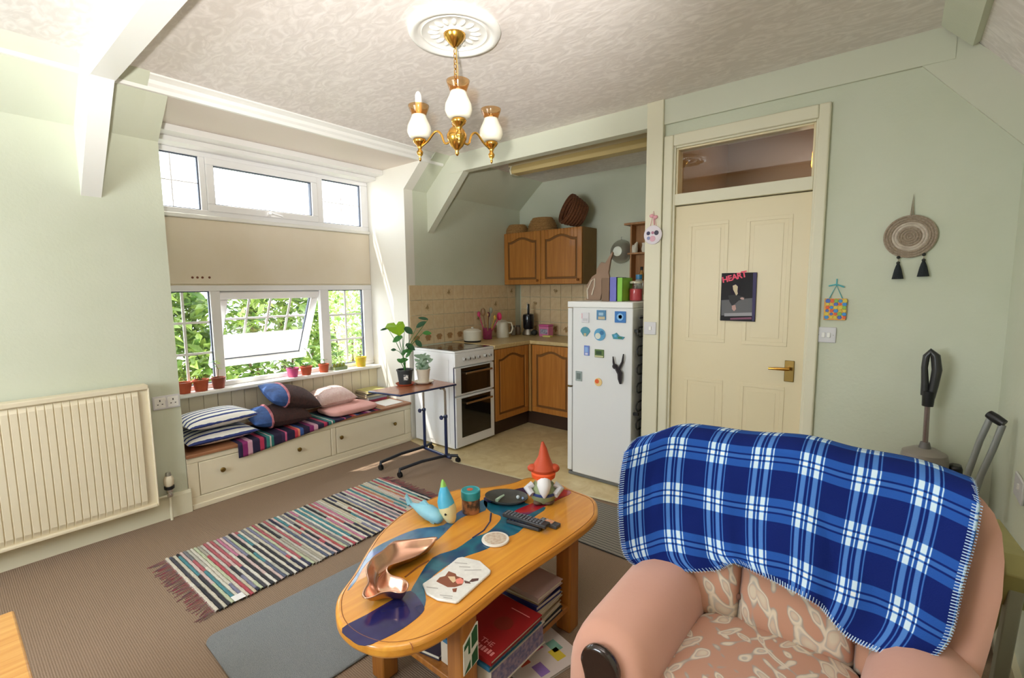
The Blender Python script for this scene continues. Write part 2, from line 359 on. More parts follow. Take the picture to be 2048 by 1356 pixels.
# hallway behind the door and fanlight
M_hall = mat('hall_wall', 'a08c74', .8)
struct('wall_hall', MB().box(2.36, 3.5, D+1.3, D+1.36, 0, ZC).box(3.44, 3.5, D+.12, D+1.3, 0, ZC).box(2.36, 2.37, D+.12, D+1.3, 0, ZC), M_hall)

# ------------------------------------------------------------ windows
def bars(x0, x1, rects):
    mb = MB()
    for y0, y1, z0, z1 in rects: mb.box(x0, x1, y0, y1, z0, z1)
    return mb
def frame_rects(y0, y1, z0, z1, w): return [(y0, y1, z0, z0+w), (y0, y1, z1-w, z1), (y0, y0+w, z0+w, z1-w), (y1-w, y1, z0+w, z1-w)]
X0 = -.62; X1 = -.565
M_gasket = mat('gasket', '3d4658', .5)
def light(win, y0, y1, z0, z1, nv, nh, bar=.018, gl=True):
    """fixed light: gasket, glazing bars, panes"""
    obj('gasket', bars(X0+.01, X1-.022, frame_rects(y0, y1, z0, z1, .008)), M_gasket, win)
    ys = [y0+(y1-y0)*i/(nv+1) for i in range(nv+2)]; zs = [z0+(z1-z0)*i/(nh+1) for i in range(nh+2)]
    for y in ys[1:-1]: obj('glazing_bar', MB().box(X0+.018, X0+.026, y-bar/2, y+bar/2, z0, z1), M_upvc, win)
    for z in zs[1:-1]: obj('glazing_bar', MB().box(X0+.0185, X0+.0255, y0, y1, z-bar/2, z+bar/2), M_upvc, win)
    for a, b in zip(ys, ys[1:]):
        for c, d in zip(zs, zs[1:]): obj('pane', MB().box(X0+.014, X0+.017, a, b, c, d), M_glass, win)
# lower window: side lights and a top-hung sash standing open
w1 = struct('window_1', bars(X0, X1, [(YB0, YB1, .70, .735), (YB0, YB1, 1.455, 1.50), (YB0, YB0+.05, .735, 1.455), (1.395, 1.465, .735, 1.455), (2.30, 2.385, .735, 1.455), (2.755, YB1, .735, 1.455)]), M_upvc, bevel=.005)
light(w1, YB0+.05, 1.395, .735, 1.455, 1, 2)
light(w1, 2.385, 2.755, .735, 1.455, 1, 2)
SA = math.radians(27)                                       # opening angle of the sash
sash = thing('sash_pivot', '', '', (X0+.02, 1.882, 1.455)); del sash['label']; del sash['category']
sash.name = 'sash'; sash.parent = w1; sash.location = Vector((X0+.02, 1.882, 1.455)) - WM[w1].translation; sash.rotation_euler = (0, SA, 0)
WM[sash] = Matrix.Translation((X0+.02, 1.882, 1.455)) @ Euler((0, SA, 0)).to_matrix().to_4x4()
sw, sh = .415, .715
obj('sash_frame', bars(-.025, .03, frame_rects(-sw, sw, -sh, 0, .065)), M_upvc, sash, local=True, bevel=.006)
obj('gasket', bars(-.012, .012, frame_rects(-sw+.065, sw-.065, -sh+.065, -.065, .007)), M_gasket, sash, local=True)
gy = [-sw+.065 + (2*sw-.13)*i/4 for i in range(5)]; gz = [-sh+.065 + (sh-.13)*i/3 for i in range(4)]
for y in gy[1:-1]: obj('glazing_bar', MB().box(-.004, .004, y-.009, y+.009, -sh+.065, -.065), M_upvc, sash, local=True)
for z in gz[1:-1]: obj('glazing_bar', MB().box(-.0036, .0036, -sw+.065, sw-.065, z-.009, z+.009), M_upvc, sash, local=True)
obj('pane', MB().box(.0045, .0075, -sw+.065, sw-.065, -sh+.065, -.065), M_glass, sash, local=True)
obj('glare_sheet', MB().box(.0078, .0084, -sw+.065, sw-.065, -sh+.065, -sh+.065+.245), mat('glare_white', 'f6f8f8', .6, trans=.0), sash, local=True)  # white sheet added to stand in for bright glare on the lower pane
obj('stay', MB().tube([(0, sw-.03, -.62), (.12, sw-.03, -.60), (.19, sw-.03, -.63)], .005), M_steel, sash, local=True)
# upper window
w2 = struct('window_2', bars(X0, X1, [(YB0, YB1, 2.03, 2.07), (YB0, YB1, 2.465, 2.50), (YB0, YB0+.05, 2.07, 2.465), (1.385, 1.425, 2.07, 2.465), (2.32, 2.375, 2.07, 2.465), (2.775, YB1, 2.07, 2.465)]), M_upvc, bevel=.004)
light(w2, YB0+.05, 1.385, 2.07, 2.465, 1, 1, .008)
light(w2, 2.375, 2.775, 2.07, 2.465, 1, 1, .008)
obj('sash_frame', bars(X0+.01, X1+.012, frame_rects(1.425, 2.32, 2.065, 2.468, .055)), M_upvc, w2, bevel=.006)
obj('gasket', bars(X0+.015, X1-.005, frame_rects(1.48, 2.265, 2.12, 2.413, .006)), M_gasket, w2)
obj('pane', MB().box(X0+.014, X0+.017, 1.48, 2.265, 2.12, 2.413), M_glass, w2)
obj('handle', MB().box(X1+.012, X1+.03, 1.86, 1.89, 2.075, 2.10).tube([(X1+.03, 1.875, 2.09), (X1+.05, 1.88, 2.092), (X1+.052, 1.97, 2.075)], .008), M_upvc, w2, smooth=True)
# ------------------------------------------------------------ garden outside
struct('ground_garden', MB().box(-40, -.64, -30, 40, -2.7, -2.6), mat('patio', 'b3aea4', .9, 'a49f94', scale=2))
def bush(name, label, c, r, n, seed, lm=None):
    rd = random.Random(seed); t = thing(name, label, 'bush', (c[0], c[1], -2.6), group='shrubs beyond the window')
    mb = MB()
    for _ in range(n):
        ph = rd.uniform(0, 2*PI); ct = rd.uniform(-.9, 1); st = math.sqrt(1-ct*ct); q = rd.uniform(.72, 1.06)*(1+.12*math.sin(5*ph+seed)*math.sin(4*ct+seed))
        p = Vector((c[0]+r[0]*q*st*math.cos(ph), c[1]+r[1]*q*st*math.sin(ph), c[2]+r[2]*q*ct))
        s = rd.uniform(.05, .105); e = Euler((rd.uniform(-1, 1), rd.uniform(-.9, .9), rd.uniform(0, 6.3))).to_matrix()
        mb.add([p+e@Vector(k) for k in ((-s*1.1, 0, 0), (0, -s*.42, s*.12), (s*1.1, 0, -s*.15), (0, s*.42, s*.12))], [(0, 1, 2, 3)])
    f = obj('foliage', mb, lm or M_leaf, t, kind='stuff')
    st = MB()
    for k in range(5):
        a = k*1.3; st.tube([(c[0], c[1], -2.6), (c[0]+r[0]*.35*math.cos(a), c[1]+r[1]*.35*math.sin(a), c[2]-.2*r[2]), (c[0]+r[0]*.6*math.cos(a), c[1]+r[1]*.6*math.sin(a), c[2]+.3*r[2])], [.06, .04, .015], 6)
    obj('stems', st, mat('bark', '6a5640', .9), t, smooth=True)
bush('laurel_bush', 'bushy green shrub filling the leftmost lower window light', (-2.6, 1.75, -.1), (.55, .45, 1.75), 3600, 1)
bush('laurel_bush', 'tall leafy green shrub seen through the open middle sash', (-4.3, 3.6, -.1), (.8, .93, 2.1), 5600, 2)
bush('laurel_bush', 'loose light green shrub behind the right lower window light', (-6.1, 6.05, .0), (.8, 1.0, 2.2), 5000, 3, leafmat('pale_leaf', '7ea043', 'd3dfa0'))
bush('laurel_bush', 'dark green low shrub just outside under the open sash', (-1.75, 3.25, -1.2), (.45, .80, 1.2), 4200, 4)
bush('laurel_bush', 'small far tree top seen in the right upper window light', (-7.5, 8.6, 2.2), (.7, .8, 1.7), 2500, 5, MATS['pale_leaf'])
# ------------------------------------------------------------ door 1 with its frame and fanlight
yd = D
dr = struct('door_1', MB().box(2.413, 3.179, yd+.012, yd+.052, .005, 1.975), M_cream2, bevel=.003)
def raised(x0, x1, z0, z1):
    w = .022
    return MB().box(x0, x1, yd+.009, yd+.012, z0, z0+w).box(x0, x1, yd+.009, yd+.012, z1-w, z1).box(x0, x0+w, yd+.009, yd+.012, z0+w, z1-w).box(x1-w, x1, yd+.009, yd+.012, z0+w, z1-w).box(x0+.045, x1-.045, yd+.010, yd+.012, z0+.045, z1-.045)
for x0, x1, z0, z1 in ((2.50, 2.745, 1.10, 1.86), (2.845, 3.09, 1.10, 1.86), (2.50, 2.745, .22, .86), (2.845, 3.09, .22, .86)):
    obj('door_panel', raised(x0, x1, z0, z1), M_cream2, dr, bevel=.003, seg=2)
hp = obj('handle_plate', MB().box(3.085, 3.135, yd+.004, yd+.012, .895, 1.02), M_brassd, dr, bevel=.003)
obj('lever', MB().tube([(3.11, yd+.004, .975), (3.11, yd-.04, .975), (3.09, yd-.045, .975), (3.01, yd-.043, .972)], [.011, .010, .009, .007], 10), M_brass, hp, smooth=True)
fr = struct('trim_8', bars(0, 0, []).box(2.395, 2.413, yd-.01, yd+.12, 0, 2.36).box(3.179, 3.195, yd-.01, yd+.12, 0, 2.36).box(2.413, 3.179, yd-.01, yd+.12, 2.34, 2.36).box(2.413, 3.179, yd-.012, yd+.12, 1.98, 2.052), M_trim, bevel=.003)
obj('architrave', MB().box(2.336, 2.40, yd-.025, yd, 0, 2.425).box(3.19, 3.245, yd-.025, yd, 0, 2.425).box(2.40, 3.19, yd-.025, yd, 2.352, 2.425), M_trim, fr, bevel=.008, seg=3)
obj('glazing_bead', MB().box(2.413, 2.425, yd, yd+.03, 2.052, 2.34).box(3.167, 3.179, yd, yd+.03, 2.052, 2.34).box(2.425, 3.167, yd, yd+.03, 2.328, 2.34), M_cream2, fr, bevel=.003)
obj('fanlight_pane', MB().box(2.425, 3.167, yd+.03, yd+.034, 2.052, 2.328), M_glass, fr)
hlx = float(aty(1640, 318, D+.75)[0])
hl = thing('hall_wall_lamp', 'glowing orange wall lamp seen through the glass above the door', 'lamp', (hlx, D+.75, 2.15))
obj('shade', MB().lathe((hlx, D+.75, 2.22), [(.035, 0), (.05, .05), (.045, .14), (.03, .17)], 16), mat('lamp_glow', 'ffb43a', .5, emit=7), hl, smooth=True)
lamp('hall_lamp_light', 'POINT', (hlx-.06, D+.65, 2.3), 1.3, (1, .82, .6), shadow_soft_size=.05)
obj('bracket', MB().box(hlx, 3.44, D+.74, D+.76, 2.20, 2.23), M_brassd, hl)
# ------------------------------------------------------------ tiled splashback (each tile its own piece)
tw = .145
def tilemat(name, kind):
    m, nt, b = newmat(name); L = nt.links.new
    tc = nd(nt, 'ShaderNodeTexCoord'); nz = nd(nt, 'ShaderNodeTexNoise'); nz.inputs['Scale'].default_value = 22; nz.inputs['Detail'].default_value = 5; L(tc.outputs['Object'], nz.inputs['Vector'])
    oi = nd(nt, 'ShaderNodeObjectInfo'); rp = nd(nt, 'ShaderNodeValToRGB'); e = rp.color_ramp.elements; e[0].position = .3; e[1].position = .7
    e[0].color = lin('dbbf94')+(1,); e[1].color = lin('e6d0a9')+(1,); L(nz.outputs['Fac'], rp.inputs[0]); src = rp.outputs[0]
    if kind:
        mp = nd(nt, 'ShaderNodeMapping'); mp.inputs['Location'].default_value = (0, 0, -.0725); L(tc.outputs['Object'], mp.inputs[0])
        ln = nd(nt, 'ShaderNodeVectorMath', operation='LENGTH'); L(mp.outputs[0], ln.inputs[0])
        n2 = nd(nt, 'ShaderNodeTexNoise'); n2.inputs['Scale'].default_value = 60 if kind == 1 else 34; L(tc.outputs['Object'], n2.inputs['Vector'])
        ma = nd(nt, 'ShaderNodeMath', operation='MULTIPLY_ADD'); ma.inputs[1].default_value = .09; L(n2.outputs['Fac'], ma.inputs[0]); L(ln.outputs['Value'], ma.inputs[2])
        r2 = nd(nt, 'ShaderNodeValToRGB'); q = r2.color_ramp.elements; R0 = .064 if kind == 1 else .070
        q[0].position = R0; q[0].color = (1, 1, 1, 1); q[1].position = R0+.01; q[1].color = (0, 0, 0, 1); L(ma.outputs[0], r2.inputs[0])
        r3 = nd(nt, 'ShaderNodeValToRGB'); q = r3.color_ramp.elements; q[0].position = .42; q[1].position = .6
        q[0].color = lin('a08055' if kind == 1 else 'b07f52')+(1,); q[1].color = lin('b59c6e' if kind == 1 else 'a08a60')+(1,); L(n2.outputs['Fac'], r3.inputs[0])
        mx = nd(nt, 'ShaderNodeMix'); mx.data_type = 'RGBA'; L(r2.outputs[0], mx.inputs[0]); L(src, mx.inputs[6]); L(r3.outputs[0], mx.inputs[7]); src = mx.outputs[2]
    L(src, b.inputs['Base Color']); b.inputs['Roughness'].default_value = .3
    return m
T0, T1, T2 = tilemat('tile_plain', 0), tilemat('tile_flower', 1), tilemat('tile_border', 2)
rt = random.Random(3)
def tiles(wall, axis, start, n):
    protos = []
    for m in (T0, T1, T2):
        mb = MB()
        if axis == 'y': mb.box(0, .007, -tw/2+.0015, tw/2-.0015, .0015, tw-.0015)
        else: mb.box(-tw/2+.0015, tw/2-.0015, -.007, 0, .0015, tw-.0015)
        o = obj('tile', mb, m, wall, local=True, bevel=.002, seg=1); protos.append(o)
    first = [True]*3
    for r in range(4):
        for c in range(n):
            k = 2 if r == 0 else (1 if ((c*2+r*3) % 7 == 1) else 0)
            s = start+tw*(c+.5)
            loc = (0, s, .912+r*tw) if axis == 'y' else (s, K, .912+r*tw)
            if first[k]: protos[k].location = loc; first[k] = False
            else: dup(protos[k], wall, loc)
tiles(wk, 'y', YB1+.02, 11)
tiles(wb, 'x', .012, 15)

# ============================================================ LARGE THINGS
# ------------------------------------------------------------ radiator
rad = thing('radiator', 'cream ribbed panel radiator with thermostat valve on the left wall', 'radiator', (.06, .2, .10))
ry0, ry1, rz0, rz1 = -.75, .795, .14, .90
def radpanel():
    mb = MB(); n = int((ry1-ry0-.05)/.0335); prof = []
    y = ry0+.025
    for i in range(n):
        prof += [(y, .097), (y+.004, .104), (y+.0295, .104), (y+.0335, .097)]; y += .0335
    vs = []
    for yy, xx in prof:
        vs += [(.088, yy, rz0+.012), (xx, yy, rz0+.05), (xx, yy, rz1-.06), (.088, yy, rz1-.03)]
    m = len(prof); fs = []
    for i in range(m-1):
        for k in range(3): fs.append((i*4+k, (i+1)*4+k, (i+1)*4+k+1, i*4+k+1))
    return mb.add(vs, fs)
obj('front_panel', radpanel().box(.03, .088, ry0, ry1, rz0, rz1-.02), M_cream, rad)
obj('top_grille', MB().box(.028, .108, ry0-.004, ry1+.004, rz1-.03, rz1), M_cream, rad, bevel=.006)
obj('side_panel', MB().box(.028, .108, ry1, ry1+.006, rz0, rz1-.02), M_cream, rad, bevel=.004)
obj('side_panel', MB().box(.028, .108, ry0-.006, ry0, rz0, rz1-.02), M_cream, rad, bevel=.004)
obj('bottom_rail', MB().box(.03, .106, ry0, ry1, rz0-.006, rz0+.014), M_cream, rad, bevel=.005)
obj('wall_bracket', MB().box(0, .03, .0, .05, .3, .8).box(0, .03, .6, .65, .3, .8), M_cream, rad)
vy = .872
obj('pipe', MB().tube([(.05, vy, 0), (.05, vy, .17)], .0085, 10).tube([(.05, vy, .165), (.05, ry1, .165)], .008, 10), M_trim, rad, smooth=True)
vb = obj('valve_body', MB().lathe((.05, vy, .155), [(.016, 0), (.019, .01), (.015, .03), (.02, .032), (.02, .05)], 16), M_chrome, rad, smooth=True)
obj('thermostat_head', MB().lathe((.05, vy, .225), [(.02, 0), (.027, .012), (.028, .045), (.022, .062), (.018, .068)], 18), M_cream, vb, smooth=True)
obj('collar', MB().lathe((.05, vy, .203), [(.02, 0), (.028, .006), (.028, .022)], 18), M_black, vb, smooth=True)
obj('cap_ring', MB().lathe((.05, vy, .293), [(.017, 0), (.015, .012), (.013, .022)], 16), M_steel, vb, smooth=True)
# ------------------------------------------------------------ window seat
ws = thing('window_seat', 'cream built-in window seat with two wide knobbed drawers', 'bench', (-.25, 1.92, 0))
obj('carcass', MB().box(-.515, -.012, YB0+.004, YB1-.004, 0, .355), M_cream, ws)
obj('front_frame', MB().box(-.012, .0, YB0+.004, YB1-.004, .03, .08).box(-.012, .0, YB0+.004, YB1-.004, .315, .355).box(-.012, 0, YB0+.004, YB0+.07, .08, .315).box(-.012, 0, YB1-.075, YB1-.004, .08, .315).box(-.012, 0, 2.02, 2.06, .08, .315), M_cream, ws, bevel=.004)
obj('plinth', MB().box(-.012, .012, YB0+.014, YB1-.004, 0, .035), M_cream, ws, bevel=.005)
obj('seat_board', MB().box(-.517, .015, YB0+.002, YB1-.002, .356, .378), mat('seat_brown', 'a87450', .4, '93603f', scale=5), ws, bevel=.004)
for y0, y1, kn in ((YB0+.074, 2.016, ((444, 938), (597, 898))), (2.064, YB1-.079, ((681, 874), (788, 847)))):
    d = obj('drawer_front', MB().box(-.012, -.002, y0, y1, .084, .311), M_cream, ws, bevel=.004)
    for q in kn:
        p = atx(*q, 0.0); obj('knob', MB().lathe((-.002, p[1], p[2]), [(.007, 0), (.007, .012), (.016, .018), (.017, .024), (.010, .029)], 14, 'x'), M_brassd, d, smooth=True)
# ------------------------------------------------------------ cooker
ck = thing('electric_cooker', 'white freestanding electric cooker with black glass double oven', 'cooker', (.31, 3.14, 0))
cx0, cx1, cy0, cy1 = .03, .57, 2.880, 3.396
M_enam = mat('white_enamel', 'eeeeee', .25)
M_bglass = mat('black_glass', '0c0b0a', .08, coat=.5)
obj('body', MB().box(cx0, cx1, cy0, cy1, .02, .885), M_enam, ck, bevel=.004)
obj('side_panel', MB().box(cx0+.06, cx1-.06, cy0-.004, cy0, .06, .83), M_enam, ck, bevel=.003)
obj('hob_rim', MB().box(cx0, cx1+.022, cy0-.002, cy1+.002, .885, .905), M_enam, ck, bevel=.005)
hob = obj('hob_glass', MB().box(cx0+.03, cx1-.01, cy0+.02, cy1-.02, .905, .909), M_bglass, ck)
for hx, hy, hr in ((.17, 3.02, .07), (.17, 3.26, .09), (.42, 3.02, .09), (.42, 3.26, .07)): obj('hotplate_ring', MB().lathe((hx, hy, .909), [(hr, 0), (hr, .0006), (hr-.005, .0006), (hr-.005, 0)], 28, cap=False), mat('ring_grey', '55504c', .3), hob)
cp = obj('control_panel', MB().box(cx1, cx1+.022, cy0, cy1, .765, .885), M_enam, ck, bevel=.004)
for i in range(6):
    ky = cy0+.11+i*.062+(.03 if i > 3 else 0)
    kb = obj('control_knob', MB().lathe((cx1+.022, ky, .828), [(.018, 0), (.018, .006), (.014, .008), (.013, .022)], 14, 'x'), mat('knob_grey', 'c9c7c4', .35), cp, smooth=True)
    obj('pointer', MB().box(cx1+.044, cx1+.047, ky-.003, ky+.003, .818, .838), M_dark, kb)
for z0, z1, g0, g1 in ((.505, .755, .52, .748), (.03, .490, .115, .475)):
    dd = obj('oven_door', MB().box(cx1, cx1+.022, cy0+.004, cy1-.004, z0, z1), M_enam, ck, bevel=.003)
    obj('door_glass', MB().box(cx1+.022, cx1+.026, cy0+.07, cy1-.06, g0, g1), M_bglass, dd)
    hz = g1-.045
    obj('door_handle', MB().tube([(cx1+.058, cy0+.10, hz), (cx1+.058, cy1-.07, hz)], .010, 10).tube([(cx1+.024, cy0+.11, hz), (cx1+.058, cy0+.11, hz)], .010, 8).tube([(cx1+.024, cy1-.085, hz), (cx1+.058, cy1-.085, hz)], .010, 8), mat('handle_bronze', 'b09478', .25, metal=1), dd, smooth=True)
obj('edge_seal', MB().box(cx1-.001, cx1+.006, cy0-.003, cy0+.002, .03, .76), M_navy, ck)
for fx in (.08, .52):
    for fy in (2.93, 3.35): obj('foot', MB().lathe((fx, fy, 0.004), [(.02, 0), (.02, .018)], 12), M_dark, ck)
# ------------------------------------------------------------ kitchen units
def archdoor(axis, a0, a1, z0, z1, face, out, t=.026):
    """a framed cabinet door with an arched raised panel; axis: the direction it runs along; out: outward sign"""
    w = .055; mb = MB(); n = 10
    f0, f1 = sorted((face, face+out*t*.55))
    def B(p0, p1, q0, q1, g0, g1):
        if axis == 'x': mb.box(p0, p1, g0, g1, q0, q1)
        else: mb.box(g0, g1, p0, p1, q0, q1)
    slab = MB()
    if axis == 'x': slab.box(a0, a1, f0, f1, z0, z1)
    else: slab.box(f0, f1, a0, a1, z0, z1)
    r0, r1 = sorted((face+out*t*.55, face+out*t))
    B(a0, a1, z0, z0+w, r0, r1); B(a0, a0+w, z0+w, z1, r0, r1); B(a1-w, a1, z0+w, z1, r0, r1)
    mid = (a0+a1)/2; hw = (a1-a0)/2-w
    def arch(u): return z1-w-.05+.05*math.cos(u*PI/2)**2 if abs(u) < .8 else z1-w-.05+.05*math.cos(.8*PI/2)**2
    top = [(mid+hw*u, arch(u)) for u in [i/n*2-1 for i in range(n+1)]]
    for (p, q), (p2, q2) in zip(top, top[1:]): 
        poly = [(p, q), (p2, q2), (p2, z1), (p, z1)]
        mb.prism(poly, 'y' if axis == 'x' else 'x', r0, r1)
    return slab, mb
def panel(axis, a0, a1, z0, z1, face, out, t=.026):
    w = .055; g = .022; mid = (a0+a1)/2; hw = (a1-a0)/2-w-g; n = 10
    def arch(u): return z1-w-.05-g+.05*math.cos(max(-.8, min(.8, u))*PI/2)**2
    poly = [(a0+w+g, z0+w+g), (a1-w-g, z0+w+g)] + [(mid+hw*u, arch(u)) for u in [1-i/n*2 for i in range(n+1)]]
    r0, r1 = sorted((face+out*t*.55, face+out*t*.9))
    return MB().prism(poly, 'y' if axis == 'x' else 'x', r0, r1)
def knob(p, axis, out, m, parent):
    s = out
    obj('knob', MB().lathe(p, [(.006, 0), (.006, s*.010), (.013, s*.014), (.013, s*.020), (.008, s*.024)], 12, axis), m, parent, smooth=True)
M_oakg = mat('oak_groove_shade', '7a4f20', .6)  # darker slab colour puts the shade of the panel grooves into the oak
def door2(parent, *a):
    slab, frm = archdoor(*a); o = obj('door', slab, M_oakg, parent); obj('door_frame', frm, M_oak, o, bevel=.003, seg=1); return o
M_knob = mat('bronze_knob', '7a4a22', .35, metal=.6)
M_plinth = mat('plinth_brown', '3a2416', .5)
c1 = thing('base_cabinet', 'oak base cabinet with arched door beside the cooker', 'cabinet', (.29, 3.69, 0), group='oak kitchen cabinets')
obj('carcass', MB().box(.02, .565, 3.402, 3.955, .15, .868), M_oakd, c1)
d = door2(c1, 'y', 3.415, 3.945, .155, .865, .567, 1); obj('door_panel', panel('y', 3.415, 3.945, .155, .865, .567, 1), M_oak, d, bevel=.006)
obj('plinth', MB().box(.50, .535, 3.402, 4.01, 0.004, .148), M_plinth, c1)
c2 = thing('base_cabinet', 'oak base cabinet under the sink, left of the fridge', 'cabinet', (1.1, 4.27, 0), group='oak kitchen cabinets')
obj('carcass', MB().box(.61, 1.62, 3.985, 4.55, .15, .868), M_oakd, c2)
d = door2(c2, 'x', .63, 1.12, .155, .865, 3.983, -1); obj('door_panel', panel('x', .63, 1.12, .155, .865, 3.983, -1), M_oak, d, bevel=.006)
d = door2(c2, 'x', 1.125, 1.615, .155, .865, 3.983, -1); obj('door_panel', panel('x', 1.125, 1.615, .155, .865, 3.983, -1), M_oak, d, bevel=.006)
obj('corner_post', MB().box(.575, .612, 3.96, 3.995, .15, .868), mat('oak_light', 'b88a4c', .5), c2)
obj('plinth', MB().box(.535, 1.62, 4.01, 4.04, .004, .148), M_plinth, c2)
M_wtop = mat('worktop', 'd3bd8c', .35, 'c4aa74', scale=40, mix=.4)
wt = obj('worktop', MB().prism([(.008, 3.402), (.60, 3.402), (.60, 3.965), (2.2, 3.965), (2.2, K-.008), (.008, K-.008)], 'z', .87, .91), M_wtop, bevel=.006); tag(wt, 'beige laminate worktop running round the kitchen corner', 'worktop')
sk = thing('kitchen_sink', 'stainless steel inset sink and drainer on the worktop', 'sink', (1.45, 4.28, .91))
obj('rim', MB().box(1.02, 1.95, 4.04, 4.06, .91, .918).box(1.02, 1.95, 4.46, 4.48, .91, .918).box(1.02, 1.04, 4.06, 4.46, .91, .918).box(1.93, 1.95, 4.06, 4.46, .91, .918), M_steel, sk, bevel=.003)
obj('bowl_base', MB().box(1.04, 1.93, 4.06, 4.46, .9105, .9125), M_steel, sk)
obj('tap', MB().tube([(1.32, 4.5, .91), (1.32, 4.5, 1.03), (1.32, 4.46, 1.10), (1.32, 4.36, 1.10), (1.32, 4.33, 1.07)], .011, 10), M_chrome, sk, smooth=True)
wc = thing('wall_cabinet', 'oak two-door wall cabinet with baskets on its top', 'cabinet', (.52, 4.42, 1.49), group='oak kitchen cabinets')
obj('carcass', MB().box(.004, 1.045, 4.292, K-.008, 1.492, 2.075), M_oakd, wc, bevel=.002)
for a0, a1, kx in ((.008, .522, .487), (.527, 1.041, 1.002)):
    d = door2(wc, 'x', a0, a1, 1.494, 2.073, 4.29, -1); obj('door_panel', panel('x', a0, a1, 1.494, 2.073, 4.29, -1), M_oak, d, bevel=.006)
    knob((kx, 4.264, 1.535), 'y', -1, M_knob, d)
# strip light under the kitchen ceiling
sl = thing('strip_light', 'yellowed fluorescent strip light fitting under the kitchen ceiling', 'light', (1.2, 3.95, 2.5))
p0 = atz(1030, 350, 2.53); p1 = atz(1297, 300, 2.53)
sy = float(p0[1]); sx0, sx1 = float(p0[0]), 2.26
obj('diffuser', MB().prism([(sy-.05, 2.53), (sy+.05, 2.53), (sy+.065, 2.56), (sy+.05, 2.60), (sy-.05, 2.60), (sy-.065, 2.56)], 'x', sx0, sx1), mat('yellow_plastic', 'c9b277', .4), sl, bevel=.004)
obj('spine', MB().box(sx0-.05, sx1, sy-.035, sy+.035, 2.60, ZC-.002), mat('spine_cream', 'cbbd97', .5), sl)
obj('end_cap', MB().prism([(sy-.053, 2.527), (sy+.053, 2.527), (sy+.068, 2.56), (sy+.053, 2.603), (sy-.053, 2.603), (sy-.068, 2.56)], 'x', sx0-.012, sx0), M_trim, sl)
# ------------------------------------------------------------ fridge
fx0, fx1, fy0, fy1, fh = 1.639, 2.167, 3.062, 3.60, 1.353
fg = thing('fridge_freezer', 'white upright fridge freezer side-on with magnets on its side', 'fridge', (1.9, 3.33, 0.004))
M_frw = mat('fridge_white', 'e3e4e4', .4)
zsp = float(aty(1138, 772, fy0)[2])
obj('body', MB().box(fx0+.045, fx1, fy0, fy1, .03, fh-.045), M_frw, fg, bevel=.006)
obj('top_cap', MB().box(fx0, fx1, fy0-.003, fy1+.003, fh-.045, fh), mat('fridge_top', 'f0f0ee', .3), fg, bevel=.006)
d1 = obj('fridge_door', MB().box(fx0, fx0+.04, fy0, fy1, zsp+.005, fh-.05), M_frw, fg, bevel=.006)
d2 = obj('freezer_door', MB().box(fx0, fx0+.04, fy0, fy1, .04, zsp-.005), M_frw, fg, bevel=.006)
obj('hinge', MB().box(fx0+.005, fx0+.03, fy0-.004, fy0+.03, zsp-.005, zsp+.005), M_brassd, fg)
obj('bottom_rail', MB().box(fx0+.01, fx1, fy0+.003, fy1, .008, .03), mat('rail_grey', '6b6d6c', .5), fg)
for a in (fx0+.03, fx1-.05):
    for b in (fy0+.03, fy1-.05): obj('foot', MB().lathe((a, b, .004), [(.018, 0), (.018, .02)], 10), M_dark, fg)
cb = MB()
zz = [.12+.066*i for i in range(18)]
pts = []
for i, z in enumerate(zz):
    a, b = (fy0+.04, fy1-.04) if i % 2 == 0 else (fy1-.04, fy0+.04)
    pts += [(fx1+.03, a, z), (fx1+.03, b, z)]
    if i < 17:
        sg = 1 if b > 3.3 else -1; pts += [(fx1+.03, b+sg*.02, z+.02), (fx1+.03, b+sg*.02, z+.046)]
cb.tube(pts, .006, 6)
co = obj('condenser_coil', cb, M_black, fg, smooth=True)
wr = MB()
for i in range(26):
    y = fy0+.05+i*(fy1-fy0-.1)/25; wr.tube([(fx1+.037, y, .1), (fx1+.037, y, 1.26)], .0016, 5)
obj('condenser_wires', wr, M_black, co, kind='stuff')
obj('coil_bracket', MB().box(fx1, fx1+.036, fy0+.03, fy0+.05, 1.14, 1.16).box(fx1, fx1+.036, fy0+.03, fy0+.05, .55, .57), M_black, fg)
